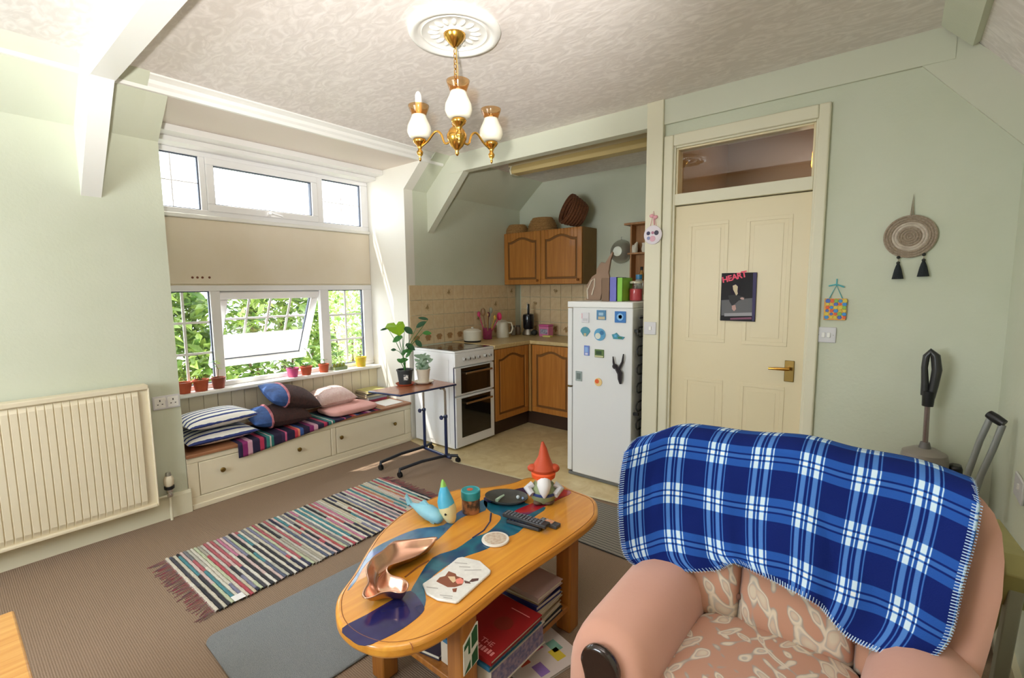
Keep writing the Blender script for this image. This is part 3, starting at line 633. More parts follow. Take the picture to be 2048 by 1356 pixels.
# magnets on the fridge side
def mag(label, px, py, w, h, cols, shape='box', extra=None):
    p = aty(px, py, fy0); x, z = float(p[0]), float(p[2])
    t = thing('fridge_magnet', label, 'magnet', (x, fy0-.006, z-h/2), group='magnets on the fridge side'); y = fy0-.006
    if shape == 'box': obj('plate', MB().box(x-w/2, x+w/2, y, fy0, z-h/2, z+h/2), mat('mag_'+cols[0], cols[0], .4), t, bevel=.002); 
    elif shape == 'round': obj('plate', MB().lathe((x, fy0, z), [(w/2, 0), (w/2, -.006)], 24, 'y'), mat('mag_'+cols[0], cols[0], .4), t)
    elif shape == 'fan': obj('plate', MB().prism([(x-.012, z-h/2), (x+.012, z-h/2)]+[(x+w/2*math.cos(a), z+h/2*math.sin(a)) for a in [i*PI/8 for i in range(9)]], 'y', y, fy0), mat('mag_'+cols[0], cols[0], .4), t)
    elif shape == 'boat': obj('plate', MB().prism([(x-w/2, z+.2*h), (x-.38*w, z-h/2), (x+.35*w, z-h/2), (x+w/2, z-.1*h), (x+.1*w, z), (x-.15*w, z+h/2), (x-.3*w, z+.3*h)], 'y', y, fy0), mat('mag_'+cols[0], cols[0], .4), t)
    for i, (dx, dz, ww, hh, c, rnd) in enumerate(extra or []):
        if rnd: obj('detail', MB().lathe((x+dx*w, y, z+dz*h), [(ww*w/2, 0), (ww*w/2, -.002)], 16, 'y'), mat('mag_'+c, c, .4), t)
        else: obj('detail', MB().box(x+(dx-ww/2)*w, x+(dx+ww/2)*w, y-.002, y, z+(dz-hh/2)*h, z+(dz+hh/2)*h), mat('mag_'+c, c, .4), t)
mag('faded white and pink square magnet, top left of the fridge side', 1171, 635, .062, .075, ['dcdbe0'], extra=[(-.42, .15, .12, .5, 'e6b9c4', 0), (0, -.2, .6, .25, 'c8c8cc', 0)])
mag('blue square picture magnet with a beach, top middle', 1203, 630, .075, .07, ['4f86b0'], extra=[(0, .1, .5, .3, '9cc0d8', 0), (.05, -.3, .7, .28, 'c2b594', 0)])
mag('bright blue square magnet with an orange centre, top right', 1241, 634, .085, .08, ['2f74bd'], extra=[(0, 0, .6, .6, '7fb8e6', 1), (.02, .02, .32, .32, 'e2603a', 1)])
mag('teal fan-shaped shell magnet on a small stand', 1171, 663, .08, .07, ['4f93a6'], 'fan', extra=[(0, -.32, .25, .3, 'bfae86', 0)])
mag('round blue plate magnet in the middle of the fridge side', 1200, 669, .09, .09, ['5b9fc7'], 'round', extra=[(-.15, -.12, .5, .5, 'd8dccf', 1), (.2, .15, .35, .35, '2f6f9c', 1)])
mag('long blue and green boat-shaped magnet', 1237, 672, .10, .045, ['3f8fa0'], 'boat', extra=[(-.2, 0, .2, .4, '58a7d6', 0), (.15, -.25, .3, .3, '3c7a55', 0)])
mag('tall blue violet rectangular magnet', 1174, 701, .045, .075, ['6f86cf'], extra=[(0, .1, .6, .5, '8fb4e6', 0), (0, -.32, .5, .2, 'd8d8ee', 0)])
mag('dark green landscape magnet with cream rim', 1199, 707, .075, .06, ['5f7a42'], extra=[(-.05, .1, .6, .45, '2c4a2a', 0), (0, -.35, .9, .2, 'c9c79a', 0)])
mag('small grey photograph magnet at the left edge', 1158, 752, .055, .075, ['9aa6a4'], extra=[(0, .0, .6, .6, '6a7876', 0)])
mag('orange and cream flower magnet, lowest on the fridge side', 1197, 764, .06, .05, ['e8c88a'], 'round', extra=[(-.15, .1, .55, .55, 'e2622e', 1)])
p = aty(1236, 740, fy0); mx_, mz_ = float(p[0]), float(p[2])
mk = thing('hanging_monkey_magnet', 'black plush monkey with long raised arms stuck on the fridge', 'toy', (mx_, fy0-.012, mz_-.14))
Mpl = mat('black_plush', '241c22', .95, sheen=.5)
def Q(px, py): q = aty(px, py, fy0-.022); return (float(q[0]), fy0-.022, float(q[2]))
obj('body', MB().tube([Q(1233, 735), Q(1240, 747), Q(1240, 758), Q(1241, 768)], [.016, .02, .017, .008], 8), Mpl, mk, smooth=True)
obj('head', MB().ell(Q(1230, 733), (.022, .012, .02), 12, 8), Mpl, mk, smooth=True)
obj('arm', MB().tube([Q(1229, 735), Q(1227, 724), Q(1226, 713)], [.010, .008, .004], 7), Mpl, mk, smooth=True)
obj('arm', MB().tube([Q(1238, 738), Q(1245, 724), Q(1247, 708)], [.010, .009, .004], 7), Mpl, mk, smooth=True)
# ------------------------------------------------------------ chandelier + ceiling rose
chx, chy = 1.900, 1.668
rs = thing('ceiling_rose', 'white moulded plaster ceiling rose above the brass chandelier', 'ceiling rose', (chx, chy, ZC-.05))
prof = [(.215, 0), (.217, -.012), (.205, -.028), (.185, -.030), (.172, -.018), (.160, -.014), (.152, -.020), (.142, -.012), (.05, -.012), (.045, -.018), (.02, -.02)]
obj('disc', MB().lathe((chx, chy, ZC), prof, 48), M_white, rs, smooth=True, ang=60)
pm = MB().ell((0, 0, 0), (.026, .011, .008), 10, 6)
pt = obj('acanthus_leaf', pm, M_white, rs, local=True, smooth=True)
for k in range(16):
    a = 2*PI*k/16; lc = Vector((.098*math.cos(a), .098*math.sin(a), .05-.014)); rr = (0, 0, a)
    if k == 0: pt.location = lc
    else: dup(pt, rs, lc, rr)
ch = thing('chandelier', 'three-arm brass chandelier with frosted glass shades', 'chandelier', (chx, chy, 2.09))
obj('canopy', MB().lathe((chx, chy, ZC-.02), [(.052, 0), (.05, -.012), (.034, -.03), (.02, -.045), (.008, -.055)], 20), M_brass, ch, smooth=True)
cm = MB(); lk = MB().tube([(.007*math.cos(a)*1.0, 0, .014*math.sin(a)) for a in [2*PI*i/10 for i in range(10)]], .0022, 6, closed=True)
zt = ZC-.078; nl = 13
link = obj('chain_link', lk, M_brass, ch, local=True, smooth=True)
for i in range(nl):
    loc = Vector((0, 0, zt-.014-.0225*i-2.09)); rr = (0, 0, (i % 2)*PI/2)
    if i == 0: link.location = loc; link.rotation_euler = rr
    else: dup(link, ch, loc, rr)
obj('flex', MB().tube([(chx+.006, chy, ZC-.06), (chx+.012, chy+.004, 2.48), (chx+.003, chy, 2.30)], .003, 6), mat('flex_gold', 'a98f57', .5), ch, smooth=True)
obj('column', MB().lathe((chx, chy, 2.10), [(.004, -.01), (.010, 0), (.007, .012), (.014, .02), (.03, .035), (.046, .065), (.048, .085), (.035, .11), (.018, .125), (.024, .135), (.012, .15), (.016, .17), (.010, .185), (.014, .20), (.006, .215)], 22), M_brass, ch, smooth=True, ang=70)
cv = Vector((C_[0]-chx, C_[1]-chy, 0)).normalized(); a0 = math.atan2(cv.y, cv.x)
M_shade = mat('opal_glass', 'ece5d0', .25); M_amber = glassmat('amber_glass', (.93, .74, .50), .1)
for k in range(3):
    a = a0 + k*2*PI/3 + .05; e = Vector((math.cos(a), math.sin(a), 0)); c0 = Vector((chx, chy, 0)); tip = c0 + e*.205
    ar = obj('arm', MB().tube([tuple(p) for p in catm([tuple(q) for q in (c0+e*.03+Vector((0, 0, 2.16)), c0+e*.065+Vector((0, 0, 2.155)), c0+e*.085+Vector((0, 0, 2.20)), c0+e*.115+Vector((0, 0, 2.215)), c0+e*.16+Vector((0, 0, 2.175)), tip+Vector((0, 0, 2.15)))], 5)], .0055, 8), M_brass, ch, smooth=True)
    obj('cup', MB().lathe((tip.x, tip.y, 2.105), [(.003, -.02), (.007, -.01), (.004, 0), (.014, .012), (.016, .024), (.008, .036), (.013, .048), (.016, .055), (.028, .066), (.034, .076), (.030, .086)], 18), M_brass, ar, smooth=True, ang=70)
    sd = obj('glass_shade', MB().lathe((tip.x, tip.y, 2.19), [(.028, 0), (.048, .012), (.058, .034), (.056, .058), (.043, .085), (.034, .105), (.033, .112)], 24, cap=False), M_shade, ch, smooth=True, solid=.003)
    obj('shade_rim', MB().lathe((tip.x, tip.y, 2.302), [(.033, 0), (.038, .012), (.046, .032), (.050, .045)], 24, cap=False), M_amber, sd, smooth=True, solid=.003)
    bz = 2.30 if k else 2.28
    lf = .095 if abs(k-2) < .5 else .0
    obj('bulb', MB().lathe((tip.x, tip.y, 2.20), [(.013, 0), (.013, .06+lf*.6), (.016, .07+lf*.6), (.016, .10+lf), (.010, .115+lf), (.003, .12+lf)], 14), mat('bulb_white', 'f6f4ee', .3), ch, smooth=True)

# ============================================================ COFFEE TABLE AND WHAT STANDS ON IT
TZ = .45
def crop4(a): return [(660+x/2.734, 860+y/2.734) for x, y in a]
def smooth_loop(pts, n=4):
    out = []; m = len(pts)
    for i in range(m):
        p0, p1, p2, p3 = [np.array(pts[(i+k) % m]) for k in (-1, 0, 1, 2)]
        for j in range(n):
            t = j/n; out.append(tuple(.5*((2*p1)+(-p0+p2)*t+(2*p0-5*p1+4*p2-p3)*t*t+(-p0+3*p1-3*p2+p3)*t**3)))
    return out
top = crop4([(30,1000),(45,900),(130,780),(200,660),(280,550),(400,450),(540,375),(700,320),(850,310),(1000,285),(1100,255),(1250,290),(1330,325),(1440,370),(1465,430),(1440,490),(1300,600),(1000,800),(800,960),(640,1080),(480,1160),(300,1190),(150,1150),(60,1080)])
topw = smooth_loop([tuple(atz(a, b, TZ)[:2]) for a, b in top])
M_tbl = wood('table_honey', 'eaa63f', 'd68b2c', 'y', 4, .3, .5)
M_tleg = wood('table_leg', 'b5752e', '96591f', 'z', 5, .4, .2)
ct = thing('coffee_table', 'honey wooden coffee table with a blue resin river across its top', 'table', (2.3, 1.3, 0))
tt = obj('table_top', MB().prism(topw, 'z', TZ-.04, TZ), M_tbl, ct, bevel=.012, seg=3)
cen = np.mean(topw, 0)
obj('edge_groove', MB().tube([tuple(cen+(np.array(p)-cen)*.965)+(TZ+.0003,) for p in topw], .0012, 4, closed=True), mat('groove', '8a4f1c', .6), tt)
def rivermat(name, a, b, c):
    m, nt, bs = newmat(name); L = nt.links.new; tc = nd(nt, 'ShaderNodeTexCoord'); nz = nd(nt, 'ShaderNodeTexNoise'); nz.inputs['Scale'].default_value = 5; nz.inputs['Detail'].default_value = 2; nz.inputs['Distortion'].default_value = 1; L(tc.outputs['Object'], nz.inputs['Vector'])
    rp = nd(nt, 'ShaderNodeValToRGB'); e = rp.color_ramp.elements; e[0].position = .35; e[1].position = .65; e[0].color = lin(a)+(1,); e[1].color = lin(c)+(1,); q = e.new(.5); q.color = lin(b)+(1,)
    L(nz.outputs['Fac'], rp.inputs[0]); L(rp.outputs[0], bs.inputs['Base Color']); bs.inputs['Roughness'].default_value = .12; bs.inputs['Coat Weight'].default_value = .5
    return m
RV = rivermat('resin_blue', '1c3f66', '1f6a80', '24486e'); RN = rivermat('resin_navy', '191c4e', '22235c', '2a2f66'); RR = rivermat('resin_red', '7a1f3a', 'b3262c', '5a2a63')
def inlay(name, a, m, z=.0006):
    w = smooth_loop([tuple(atz(p, q, TZ)[:2]) for p, q in crop4(a)], 3)
    return obj(name, MB().prism(w, 'z', TZ-.0005, TZ+z), m, tt)
inlay('resin_river', [(440,890),(470,830),(560,700),(690,650),(780,590),(860,560),(925,500),(930,470),(880,450),(840,400),(870,365),(1000,335),(1070,400),(1180,425),(1110,480),(1030,560),(960,590),(860,650),(720,700),(600,770),(520,850),(525,930),(500,990),(430,960)], RV)
inlay('resin_river', [(66,1085),(200,1010),(330,935),(440,880),(510,960),(505,1000),(430,1065),(330,1125),(190,1180),(110,1145)], RN, .0008)
inlay('resin_river', [(95,880),(140,800),(215,670),(330,600),(480,540),(620,520),(700,450),(780,410),(850,380),(850,440),(740,470),(680,510),(600,590),(540,620),(400,625),(300,660),(200,730),(140,830)], rivermat('resin_steel', '2b4f82', '3e6f8f', '4b5fa0'))
inlay('resin_river', [(840,372),(930,345),(1090,310),(1100,345),(960,375),(880,400)], RN, .0009)
inlay('resin_river', [(1000,450),(1110,400),(1200,375),(1270,325),(1320,345),(1240,385),(1150,430),(1060,470)], RR, .0010)
def ribbon(a, w):
    pts = [atz(p, q, TZ+.0006) for p, q in crop4(a)]
    return MB().tube([tuple(p) for p in pts], w, 4)
obj('inlay_line', ribbon([(410,805),(480,750),(540,715)], .004), MATS['groove'], tt)
obj('inlay_line', ribbon([(780,590),(840,550),(875,500),(880,455)], .004), RN, tt)
for lx, ly in ((2.55, 1.0), (2.555, 1.625), (2.15, .98), (2.08, 1.6)):
    lg = obj('leg', MB().box(lx-.036, lx+.036, ly-.036, ly+.036, 0, TZ-.04), M_tleg, ct, bevel=.008)
    if (lx, ly) == (2.55, 1.0): leg1 = lg
obj('shelf', MB().box(2.09, 2.58, 1.02, 1.66, .10, .125), M_tleg, ct, bevel=.004)
obj('rail', MB().box(2.16, 2.54, .985, 1.0, .34, .41).box(2.10, 2.54, 1.61, 1.625, .34, .41).box(2.14, 2.155, 1.0, 1.6, .34, .41), M_tleg, ct)
obj('knot', MB().lathe(tuple(atz(820, 1293, TZ-.012)), [(.012, 0), (.012, .001)], 12, 'y'), mat('knot', 'a5623a', .6), tt)
# green and white sticker on the near leg
M_grn = mat('sticker_green', '1f5a36', .5); M_stw = mat('sticker_white', 'e4e6dc', .5)
sx, sy_, sz = 1.003, 2.586, .31
stk = obj('sticker', MB().prism([(sx-.034, sz-.075), (sx+.034, sz-.06), (sx+.034, sz+.075), (sx+.026, sz+.075), (sx-.034, sz+.03)], 'x', sy_-.0005, sy_+.0015), M_stw, leg1, label='green and white sticker')
for poly in ([(-.030, .022), (-.004, .045), (-.004, -.012), (-.012, -.012), (-.012, .02), (-.030, .008)], [(.003, .050), (.022, .068), (.030, .066), (.030, .012), (.003, -.002)], [(-.030, -.07), (-.004, -.035), (-.004, -.062), (-.030, -.072)], [(.003, -.025), (.030, -.004), (.030, -.055), (.003, -.066)]):
    obj('sticker_mark', MB().prism([(sx+a, sz+b) for a, b in poly], 'x', sy_+.0014, sy_+.0022), M_grn, stk)
# ---- copper leaf dish
def c7(a): return [(700+x/7.975, 1050+y/7.975) for x, y in a]
rim_px = c7([(1390,180),(1300,290),(1100,460),(800,590),(640,650),(595,725),(660,810),(830,850),(930,930),(905,1040),(800,1090),(650,1070),(500,1090),(380,1150),(250,1180),(198,1130),(220,1040),(290,910),(262,720),(350,540),(520,420),(680,280),(850,240),(1200,190)])
rim = [np.array(atz(a, b, .497)) for a, b in rim_px]
skel = [np.array(atz(a, b, .497)) for a, b in [(850, 1083), (815, 1098), (785, 1108), (757, 1126), (752, 1150), (757, 1170), (780, 1170), (798, 1171)]]
rimS = smooth_loop([tuple(p) for p in rim], 4)
def near(p):
    best = None
    for a, b in zip(skel, skel[1:]):
        d = b-a; t = max(0, min(1, np.dot(p-a, d)/np.dot(d, d))); q = a+d*t; e = np.linalg.norm((p-q)[:2])
        if best is None or e < best[0]: best = (e, q)
    return best[1]
def dish():
    mb = MB(); n = len(rimS); T = [0, .12, .35, .65, .9, 1]; Zs = [.497, .492, .474, .459, .4545, .454]
    inn = [near(np.array(p)) for p in rimS]
    for t, z in zip(T, Zs):
        for p, q in zip(rimS, inn):
            r = np.array(p)*(1-t)+q*t; mb.v.append((r[0], r[1], z+.004*math.sin(9*r[0]+14*r[1])*(1-t)))
    for j in range(len(T)-1):
        for i in range(n): mb.f.append((j*n+i, j*n+(i+1) % n, (j+1)*n+(i+1) % n, (j+1)*n+i))
    return mb
cdish = obj('leaf_dish', dish(), mat('copper', 'e6b59c', .24, metal=1), smooth=True, solid=.004, ang=180); tag(cdish, 'polished copper leaf-shaped dish with curled rim on the coffee table', 'dish')
# ---- trivet with a cow picture
def poly_at(pxs, z): return [tuple(atz(a, b, z)[:2]) for a, b in pxs]
tv_px = [(845,1168),(882,1143),(915,1116),(925,1114),(960,1122),(982,1141),(980,1147),(945,1178),(917,1203),(912,1205),(875,1199),(853,1187)]
tv = thing('picture_trivet', 'white ceramic trivet with a brown cow picture on the coffee table', 'trivet', (2.45, 1.08, TZ))
obj('slab', MB().prism(poly_at(tv_px, TZ+.008), 'z', TZ+.0012, TZ+.010), mat('trivet_white', 'eeece6', .3, 'dedbd6', scale=60), tv, bevel=.003)
def c11(a): return [(830+x/11.3, 1100+y/11.3) for x, y in a]
def flat(name, pts, z, m, parent, h=.0005): return obj(name, MB().prism(poly_at(pts, z), 'z', z, z+h), m, parent)
flat('cow_head', c11([(560,620),(680,590),(760,480),(920,540),(940,590),(1090,640),(1100,720),(1060,790),(900,840),(740,840),(580,760),(480,710)]), TZ+.0101, mat('cow_brown', '8a4f38', .5), tv)
flat('cow_ear', c11([(1220,720),(1290,650),(1440,640),(1430,690),(1300,720)]), TZ+.0102, mat('cow_dark', '5a3a35', .5), tv)
flat('cow_ear', c11([(840,880),(950,860),(930,950),(860,950)]), TZ+.0102, MATS['cow_brown'], tv)
flat('cow_blaze', c11([(740,600),(900,600),(930,700),(860,740),(800,680)]), TZ+.0107, mat('cow_cream', 'dcc09a', .5), tv)
flat('cow_nose', c11([(930,660),(1030,630),(1100,690),(1080,760),(960,770),(920,720)]), TZ+.0109, mat('cow_pink', 'e88878', .5), tv)
flat('cow_horn', c11([(1110,690),(1230,720),(1260,760),(1130,750)]), TZ+.0102, MATS['cow_dark'], tv)
M_ink = mat('faint_ink', 'b5b0ac', .6)
for a in ([(900,280),(1180,300)], [(1000,370),(1250,380)], [(1120,450),(1500,440)], [(260,830),(520,860)], [(560,1010),(850,1040)], [(640,1060),(840,1090)]):
    (x0, y0), (x1, y1) = c11(a); flat('print_line', [(x0, y0), (x1, y1), (x1, y1+1.5), (x0, y0+1.5)], TZ+.0101, M_ink, tv)
# ---- round coaster
q = atz(991, 1081, TZ)
cs = thing('round_coaster', 'round cream ceramic coaster with faded floral print', 'coaster', (q[0], q[1], TZ))
obj('disc', MB().lathe((q[0], q[1], TZ+.0012), [(.054, 0), (.056, .003), (.054, .008)], 32), mat('coaster_cream', 'e9e4da', .4), cs, smooth=True)
obj('print', MB().lathe((q[0], q[1], TZ+.0092), [(.045, 0), (.045, .0006)], 32), mat('coaster_print', 'd8cdbb', .5, 'bfa58e', scale=70, mix=.3), cs)
# ---- fish ornaments
M_fishb = mat('fish_blue', '8fc6d4', .45, '7fb8cc', scale=20)
hd = np.array(atz(884, 1051, TZ)); tl = np.array(atz(815, 1024, TZ)); dv = (hd-tl)/np.linalg.norm(hd-tl); sd_ = np.array([-dv[1], dv[0], 0]); L_ = np.linalg.norm(hd-tl)
def FP(u, h=.035, s=0): return tuple(tl+dv*L_*u+sd_*s+np.array([0, 0, h]))
f1 = thing('fish_ornament', 'plain pale blue fish ornament lying beside the copper dish', 'ornament', FP(.5, 0))
obj('body', MB().tube([FP(.12, .045), FP(.25, .042), (FP(.45, .04)), FP(.65, .038), FP(.82, .032), FP(.95, .026), FP(1.0, .024)], [.008, .014, .027, .034, .031, .022, .008], 14), M_fishb, f1, smooth=True, ang=80)
obj('tail_fin', MB().add([FP(.15, .05, -.006), FP(-.02, .085, -.004), FP(-.06, .06, .0), FP(-.02, .03, .004), FP(.15, .05, .006), FP(-.02, .085, .004), FP(-.02, .03, -.004)], [(0, 1, 2, 3), (4, 5, 2, 3), (0, 4, 5, 1), (0, 6, 3, 4)]), M_fishb, f1)
obj('dorsal_fin', MB().prism([(0, 0), (.03, .022), (.065, .0)], 'y', -.004, .004).xf(Matrix.Translation(FP(.38, .066)) @ Matrix.Rotation(math.atan2(dv[1], dv[0]), 4, 'Z')), M_fishb, f1)
obj('belly_fin', MB().prism([(0, 0), (.012, -.045), (.035, -.045), (.04, 0)], 'y', -.014, .014).xf(Matrix.Translation(FP(.68, .0465)) @ Matrix.Rotation(math.atan2(dv[1], dv[0]), 4, 'Z')), M_fishb, f1)
b2 = np.array(atz(904, 1046, TZ))
f2 = thing('fish_ornament', 'upright fish ornament with cream face and turquoise green tail', 'ornament', tuple(b2))
def G(px, py): q = atz(px, py, TZ); d = ray(px, py); t = (b2-C_)@W_/(d@W_); r = C_+d*t; return r
def fishpiece(name, ctr, hw, m):
    mb = MB(); cs_ = [G(*c) for c in ctr]
    mb.tube([tuple(c) for c in cs_], hw, 12); o = obj(name, mb, m, f2, smooth=True, ang=80); return o
fishpiece('face', [(905, 1046), (903, 1040), (899, 1030), (896, 1020), (893, 1010)], [.010, .022, .032, .037, .036], mat('fish_cream', 'e6d9a4', .45))
fishpiece('body', [(893, 1011), (890, 1000), (888, 985), (887, 973)], [.0365, .034, .024, .014], mat('fish_turq', '3fa8cf', .4, '62bcd8', scale=18))
fishpiece('tail', [(887, 974), (886, 966), (885, 959)], [.0145, .010, .003], mat('fish_green', '8fc45a', .4))
e_ = G(893, 1023); obj('eye', MB().ell(tuple(e_-W_*.036), .005, 8, 6), M_dark, f2, smooth=True)
# ---- tin
q = atz(942, 1023, TZ); tn = thing('round_tin', 'small round tin with turquoise lid and dark picture band', 'tin', tuple(q))
obj('can', MB().lathe((q[0], q[1], TZ+.0012), [(.040, 0), (.041, .004), (.041, .066)], 28), mat('tin_dark', '3d3430', .35, 'b07a58', scale=38, mix=.2), tn, smooth=True)
ld = obj('lid', MB().lathe((q[0], q[1], TZ+.0672), [(.043, 0), (.044, .004), (.044, .034), (.040, .038), (.036, .036), (.03, .036)], 28), mat('tin_turquoise', '2f9aa3', .3), tn, smooth=True)
obj('lid_motif', MB().lathe((q[0]-.004, q[1], TZ+.1032), [(.014, 0), (.014, .0012)], 16), mat('motif_orange', 'd2603c', .4), ld)
# ---- dark stone dish with bits in it
q0 = atz(1013, 1001, TZ); M_slate = mat('slate', '3b3c3a', .35, '4c4d49', scale=30, bump=.1)
ad_ = thing('stone_dish', 'dark oval stone dish holding small trinkets', 'dish', tuple(q0))
va = np.array(atz(1050, 1006, TZ))-np.array(atz(977, 998, TZ)); an = math.atan2(va[1], va[0])
mb = MB(); pr_ = [(.55, .0014), (.8, .004), (1.0, .020), (1.0, .024), (.95, .022), (.78, .010), (.3, .008), (0.02, .008)]; nn = 36
for r, h in pr_:
    for k in range(nn): a = 2*PI*k/nn; mb.v.append((r*.105*math.cos(a), r*.078*math.sin(a), h))
for j in range(len(pr_)-1):
    for k in range(nn): mb.f.append((j*nn+k, j*nn+(k+1) % nn, (j+1)*nn+(k+1) % nn, (j+1)*nn+k))
obj('bowl', mb.xf(Matrix.Translation(tuple(q0)) @ Matrix.Rotation(an, 4, 'Z')), M_slate, ad_, smooth=True, ang=50)
t1 = obj('pottery_spoon', MB().tube([tuple(atz(993, 1001, TZ+.018)), tuple(atz(1000, 995, TZ+.02)), tuple(atz(1008, 990, TZ+.024))], [.009, .006, .004], 8), mat('mint_glaze', 'b9d3bd', .3), smooth=True); tag(t1, 'small mint green pottery spoon in the stone dish', 'spoon')
q = atz(1036, 997, TZ+.012); t2 = obj('glass_bead', MB().ell((q[0], q[1], TZ+.019), .009, 12, 8), mat('bead_grey', 'c3cdd2', .1), smooth=True); tag(t2, 'round silver bead in the stone dish', 'bead')
q = atz(1046, 1000, TZ+.012); t3 = obj('glass_bead', MB().ell((q[0], q[1], TZ+.021), .007, 12, 8), mat('bead_blue', '7f93b5', .1), smooth=True); tag(t3, 'small blue bead at the rim of the stone dish', 'bead')
# ---- gnome
g0 = np.array(atz(1087, 1003, TZ)); gx, gy_ = float(g0[0]), float(g0[1])
gn = thing('gnome_figure', 'garden gnome figure with pointed orange hat and white beard', 'figurine', (gx, gy_, TZ))
rv = Vector((R_[0], R_[1], 0)).normalized(); fv = Vector((-W_[0], -W_[1], 0)).normalized()
def GP(a, b, z): p = Vector((gx, gy_, TZ+z))+rv*a+fv*b; return tuple(p)
obj('boots', MB().ell(GP(-.025, .03, .013), (.022, .03, .0125), 12, 8).ell(GP(.025, .03, .013), (.022, .03, .0125), 12, 8), mat('gnome_boot', '5b4030', .6), gn, smooth=True)
obj('body', MB().lathe((gx, gy_, TZ+.004), [(.04, 0), (.058, .02), (.062, .05), (.05, .085), (.035, .10)], 20), mat('gnome_green', '8d9a72', .6), gn, smooth=True)
obj('arm', MB().tube([GP(-.05, .01, .09), GP(-.075, .02, .075), GP(-.055, .045, .055)], [.018, .02, .015], 10), mat('gnome_sleeve', 'cfcfd4', .6), gn, smooth=True)
obj('arm', MB().tube([GP(.05, .01, .09), GP(.078, .02, .072), GP(.05, .045, .05)], [.018, .02, .015], 10), MATS['gnome_sleeve'], gn, smooth=True)
obj('belt', MB().lathe((gx, gy_, TZ+.045), [(.061, 0), (.064, .002), (.064, .012), (.061, .014)], 20), mat('gnome_navy', '2a3f78', .5), gn, smooth=True)
obj('beard', MB().tube([GP(0, .03, .125), GP(0, .05, .10), GP(0, .062, .07), GP(0, .06, .045)], [.03, .033, .022, .006], 12), mat('gnome_white', 'ecebec', .7), gn, smooth=True)
hdm = obj('head', MB().ell(GP(0, .0, .118), (.042, .042, .034), 16, 10), mat('gnome_skin', 'd8a283', .6), gn, smooth=True)
obj('nose', MB().ell(GP(0, .045, .128), .011, 10, 8), MATS['gnome_skin'], hdm, smooth=True)
obj('collar', MB().lathe((gx, gy_, TZ+.118), [(.045, 0), (.055, .006), (.058, .026), (.05, .038), (.04, .042)], 20), mat('gnome_orange', 'ee5a22', .5), gn, smooth=True)
hat = obj('hat', MB().tube([GP(0, 0, .152), GP(0, 0, .165), GP(0, 0, .19), GP(.002, 0, .22), GP(.0, 0, .26), GP(-.004, 0, .292)], [.054, .058, .042, .027, .017, .005], 16), mat('gnome_hat', 'c24a26', .55), gn, smooth=True)
obj('hat_flap', MB().ell(GP(-.05, .005, .168), (.026, .026, .018), 12, 8), MATS['gnome_hat'], hat, smooth=True)
obj('hat_flap', MB().ell(GP(.05, .005, .166), (.026, .026, .020), 12, 8), MATS['gnome_hat'], hat, smooth=True)
# ---- remotes
def remote(label, pa, pb, w, z, h, body, btn, extra=None):
    a = np.array(atz(*pa, z)); b = np.array(atz(*pb, z)); L = np.linalg.norm(b-a); an = math.atan2(b[1]-a[1], b[0]-a[0]); c = (a+b)/2
    t = thing('remote_control', label, 'remote', (c[0], c[1], z), (0, 0, an), group='remote controls on the coffee table')
    ca = obj('case', MB().box(-L/2, L/2, -w/2, w/2, .0012, h), mat(*body), t, local=True, bevel=.004)
    rows = int(L/.016)-1; bm = MB().box(-.0045, .0045, -.004, .004, 0, .002); first = None
    for i in range(rows):
        for j in (-1, 0, 1):
            loc = Vector((-L/2+.014+i*.0155, j*w*.3, h))
            if first is None: first = obj('button', bm, mat(*btn), ca, local=True); first.location = loc
            else: dup(first, ca, loc)
    if extra: extra(t, L, w, h)
    return t
remote('long black remote lying across another remote on the table', (1010, 1030), (1096, 1056), .045, TZ+.021, .017, ('remote_black', '202226', .35), ('remote_btn', '6c7078', .5))
remote('small black remote with a blue key under the long remote', (1018, 1042), (1084, 1060), .05, TZ, .018, ('remote_black', '202226', .35), ('remote_btn2', '44506e', .5),
       lambda t, L, w, h: obj('nav_pad', MB().lathe((-.02, 0, h), [(.013, 0), (.012, .003)], 16), mat('nav_blue', '4a64b8', .4), t, local=True))
remote('short dark grey remote with orange label nearest the table edge', (1080, 1044), (1117, 1057), .04, TZ, .016, ('remote_grey', '4b4e52', .4), ('remote_btn3', '8a8d92', .5),
       lambda t, L, w, h: obj('label_plate', MB().box(-.018, .02, -.012, .012, h, h+.0025), mat('remote_label', 'd9b79c', .4, 'd8713c', scale=60), t, local=True))
# ---- books
def book(label, x0, x1, y0, y1, z, h, cover, rot=0, spine='-x', name='book', cat='book', group='books under the coffee table', extra=None, pages=None):
    cx, cy = (x0+x1)/2, (y0+y1)/2; w, d_ = (x1-x0)/2, (y1-y0)/2
    t = thing(name, label, cat, (cx, cy, z), (0, 0, rot), group=group); m = mat('cover_'+cover, cover, .4); ct_ = min(.003, h*.2)
    sx_ = {'-x': (-w, -w+ct_, -d_, d_), '+x': (w-ct_, w, -d_, d_), '-y': (-w, w, -d_, -d_+ct_), '+y': (-w, w, d_-ct_, d_)}[spine]
    cv_ = obj('cover', MB().box(-w, w, -d_, d_, 0.0006, ct_).box(-w, w, -d_, d_, h-ct_, h).box(*sx_, ct_, h-ct_), m, t, local=True)
    i = .005
    obj('pages', MB().box(-w+(i if spine != '-x' else ct_), w-(i if spine != '+x' else ct_), -d_+(i if spine != '-y' else ct_), d_-(i if spine != '+y' else ct_), ct_, h-ct_), pages or M_paper, t, local=True)
    if extra: extra(t, cv_, w, d_, h)
    return t
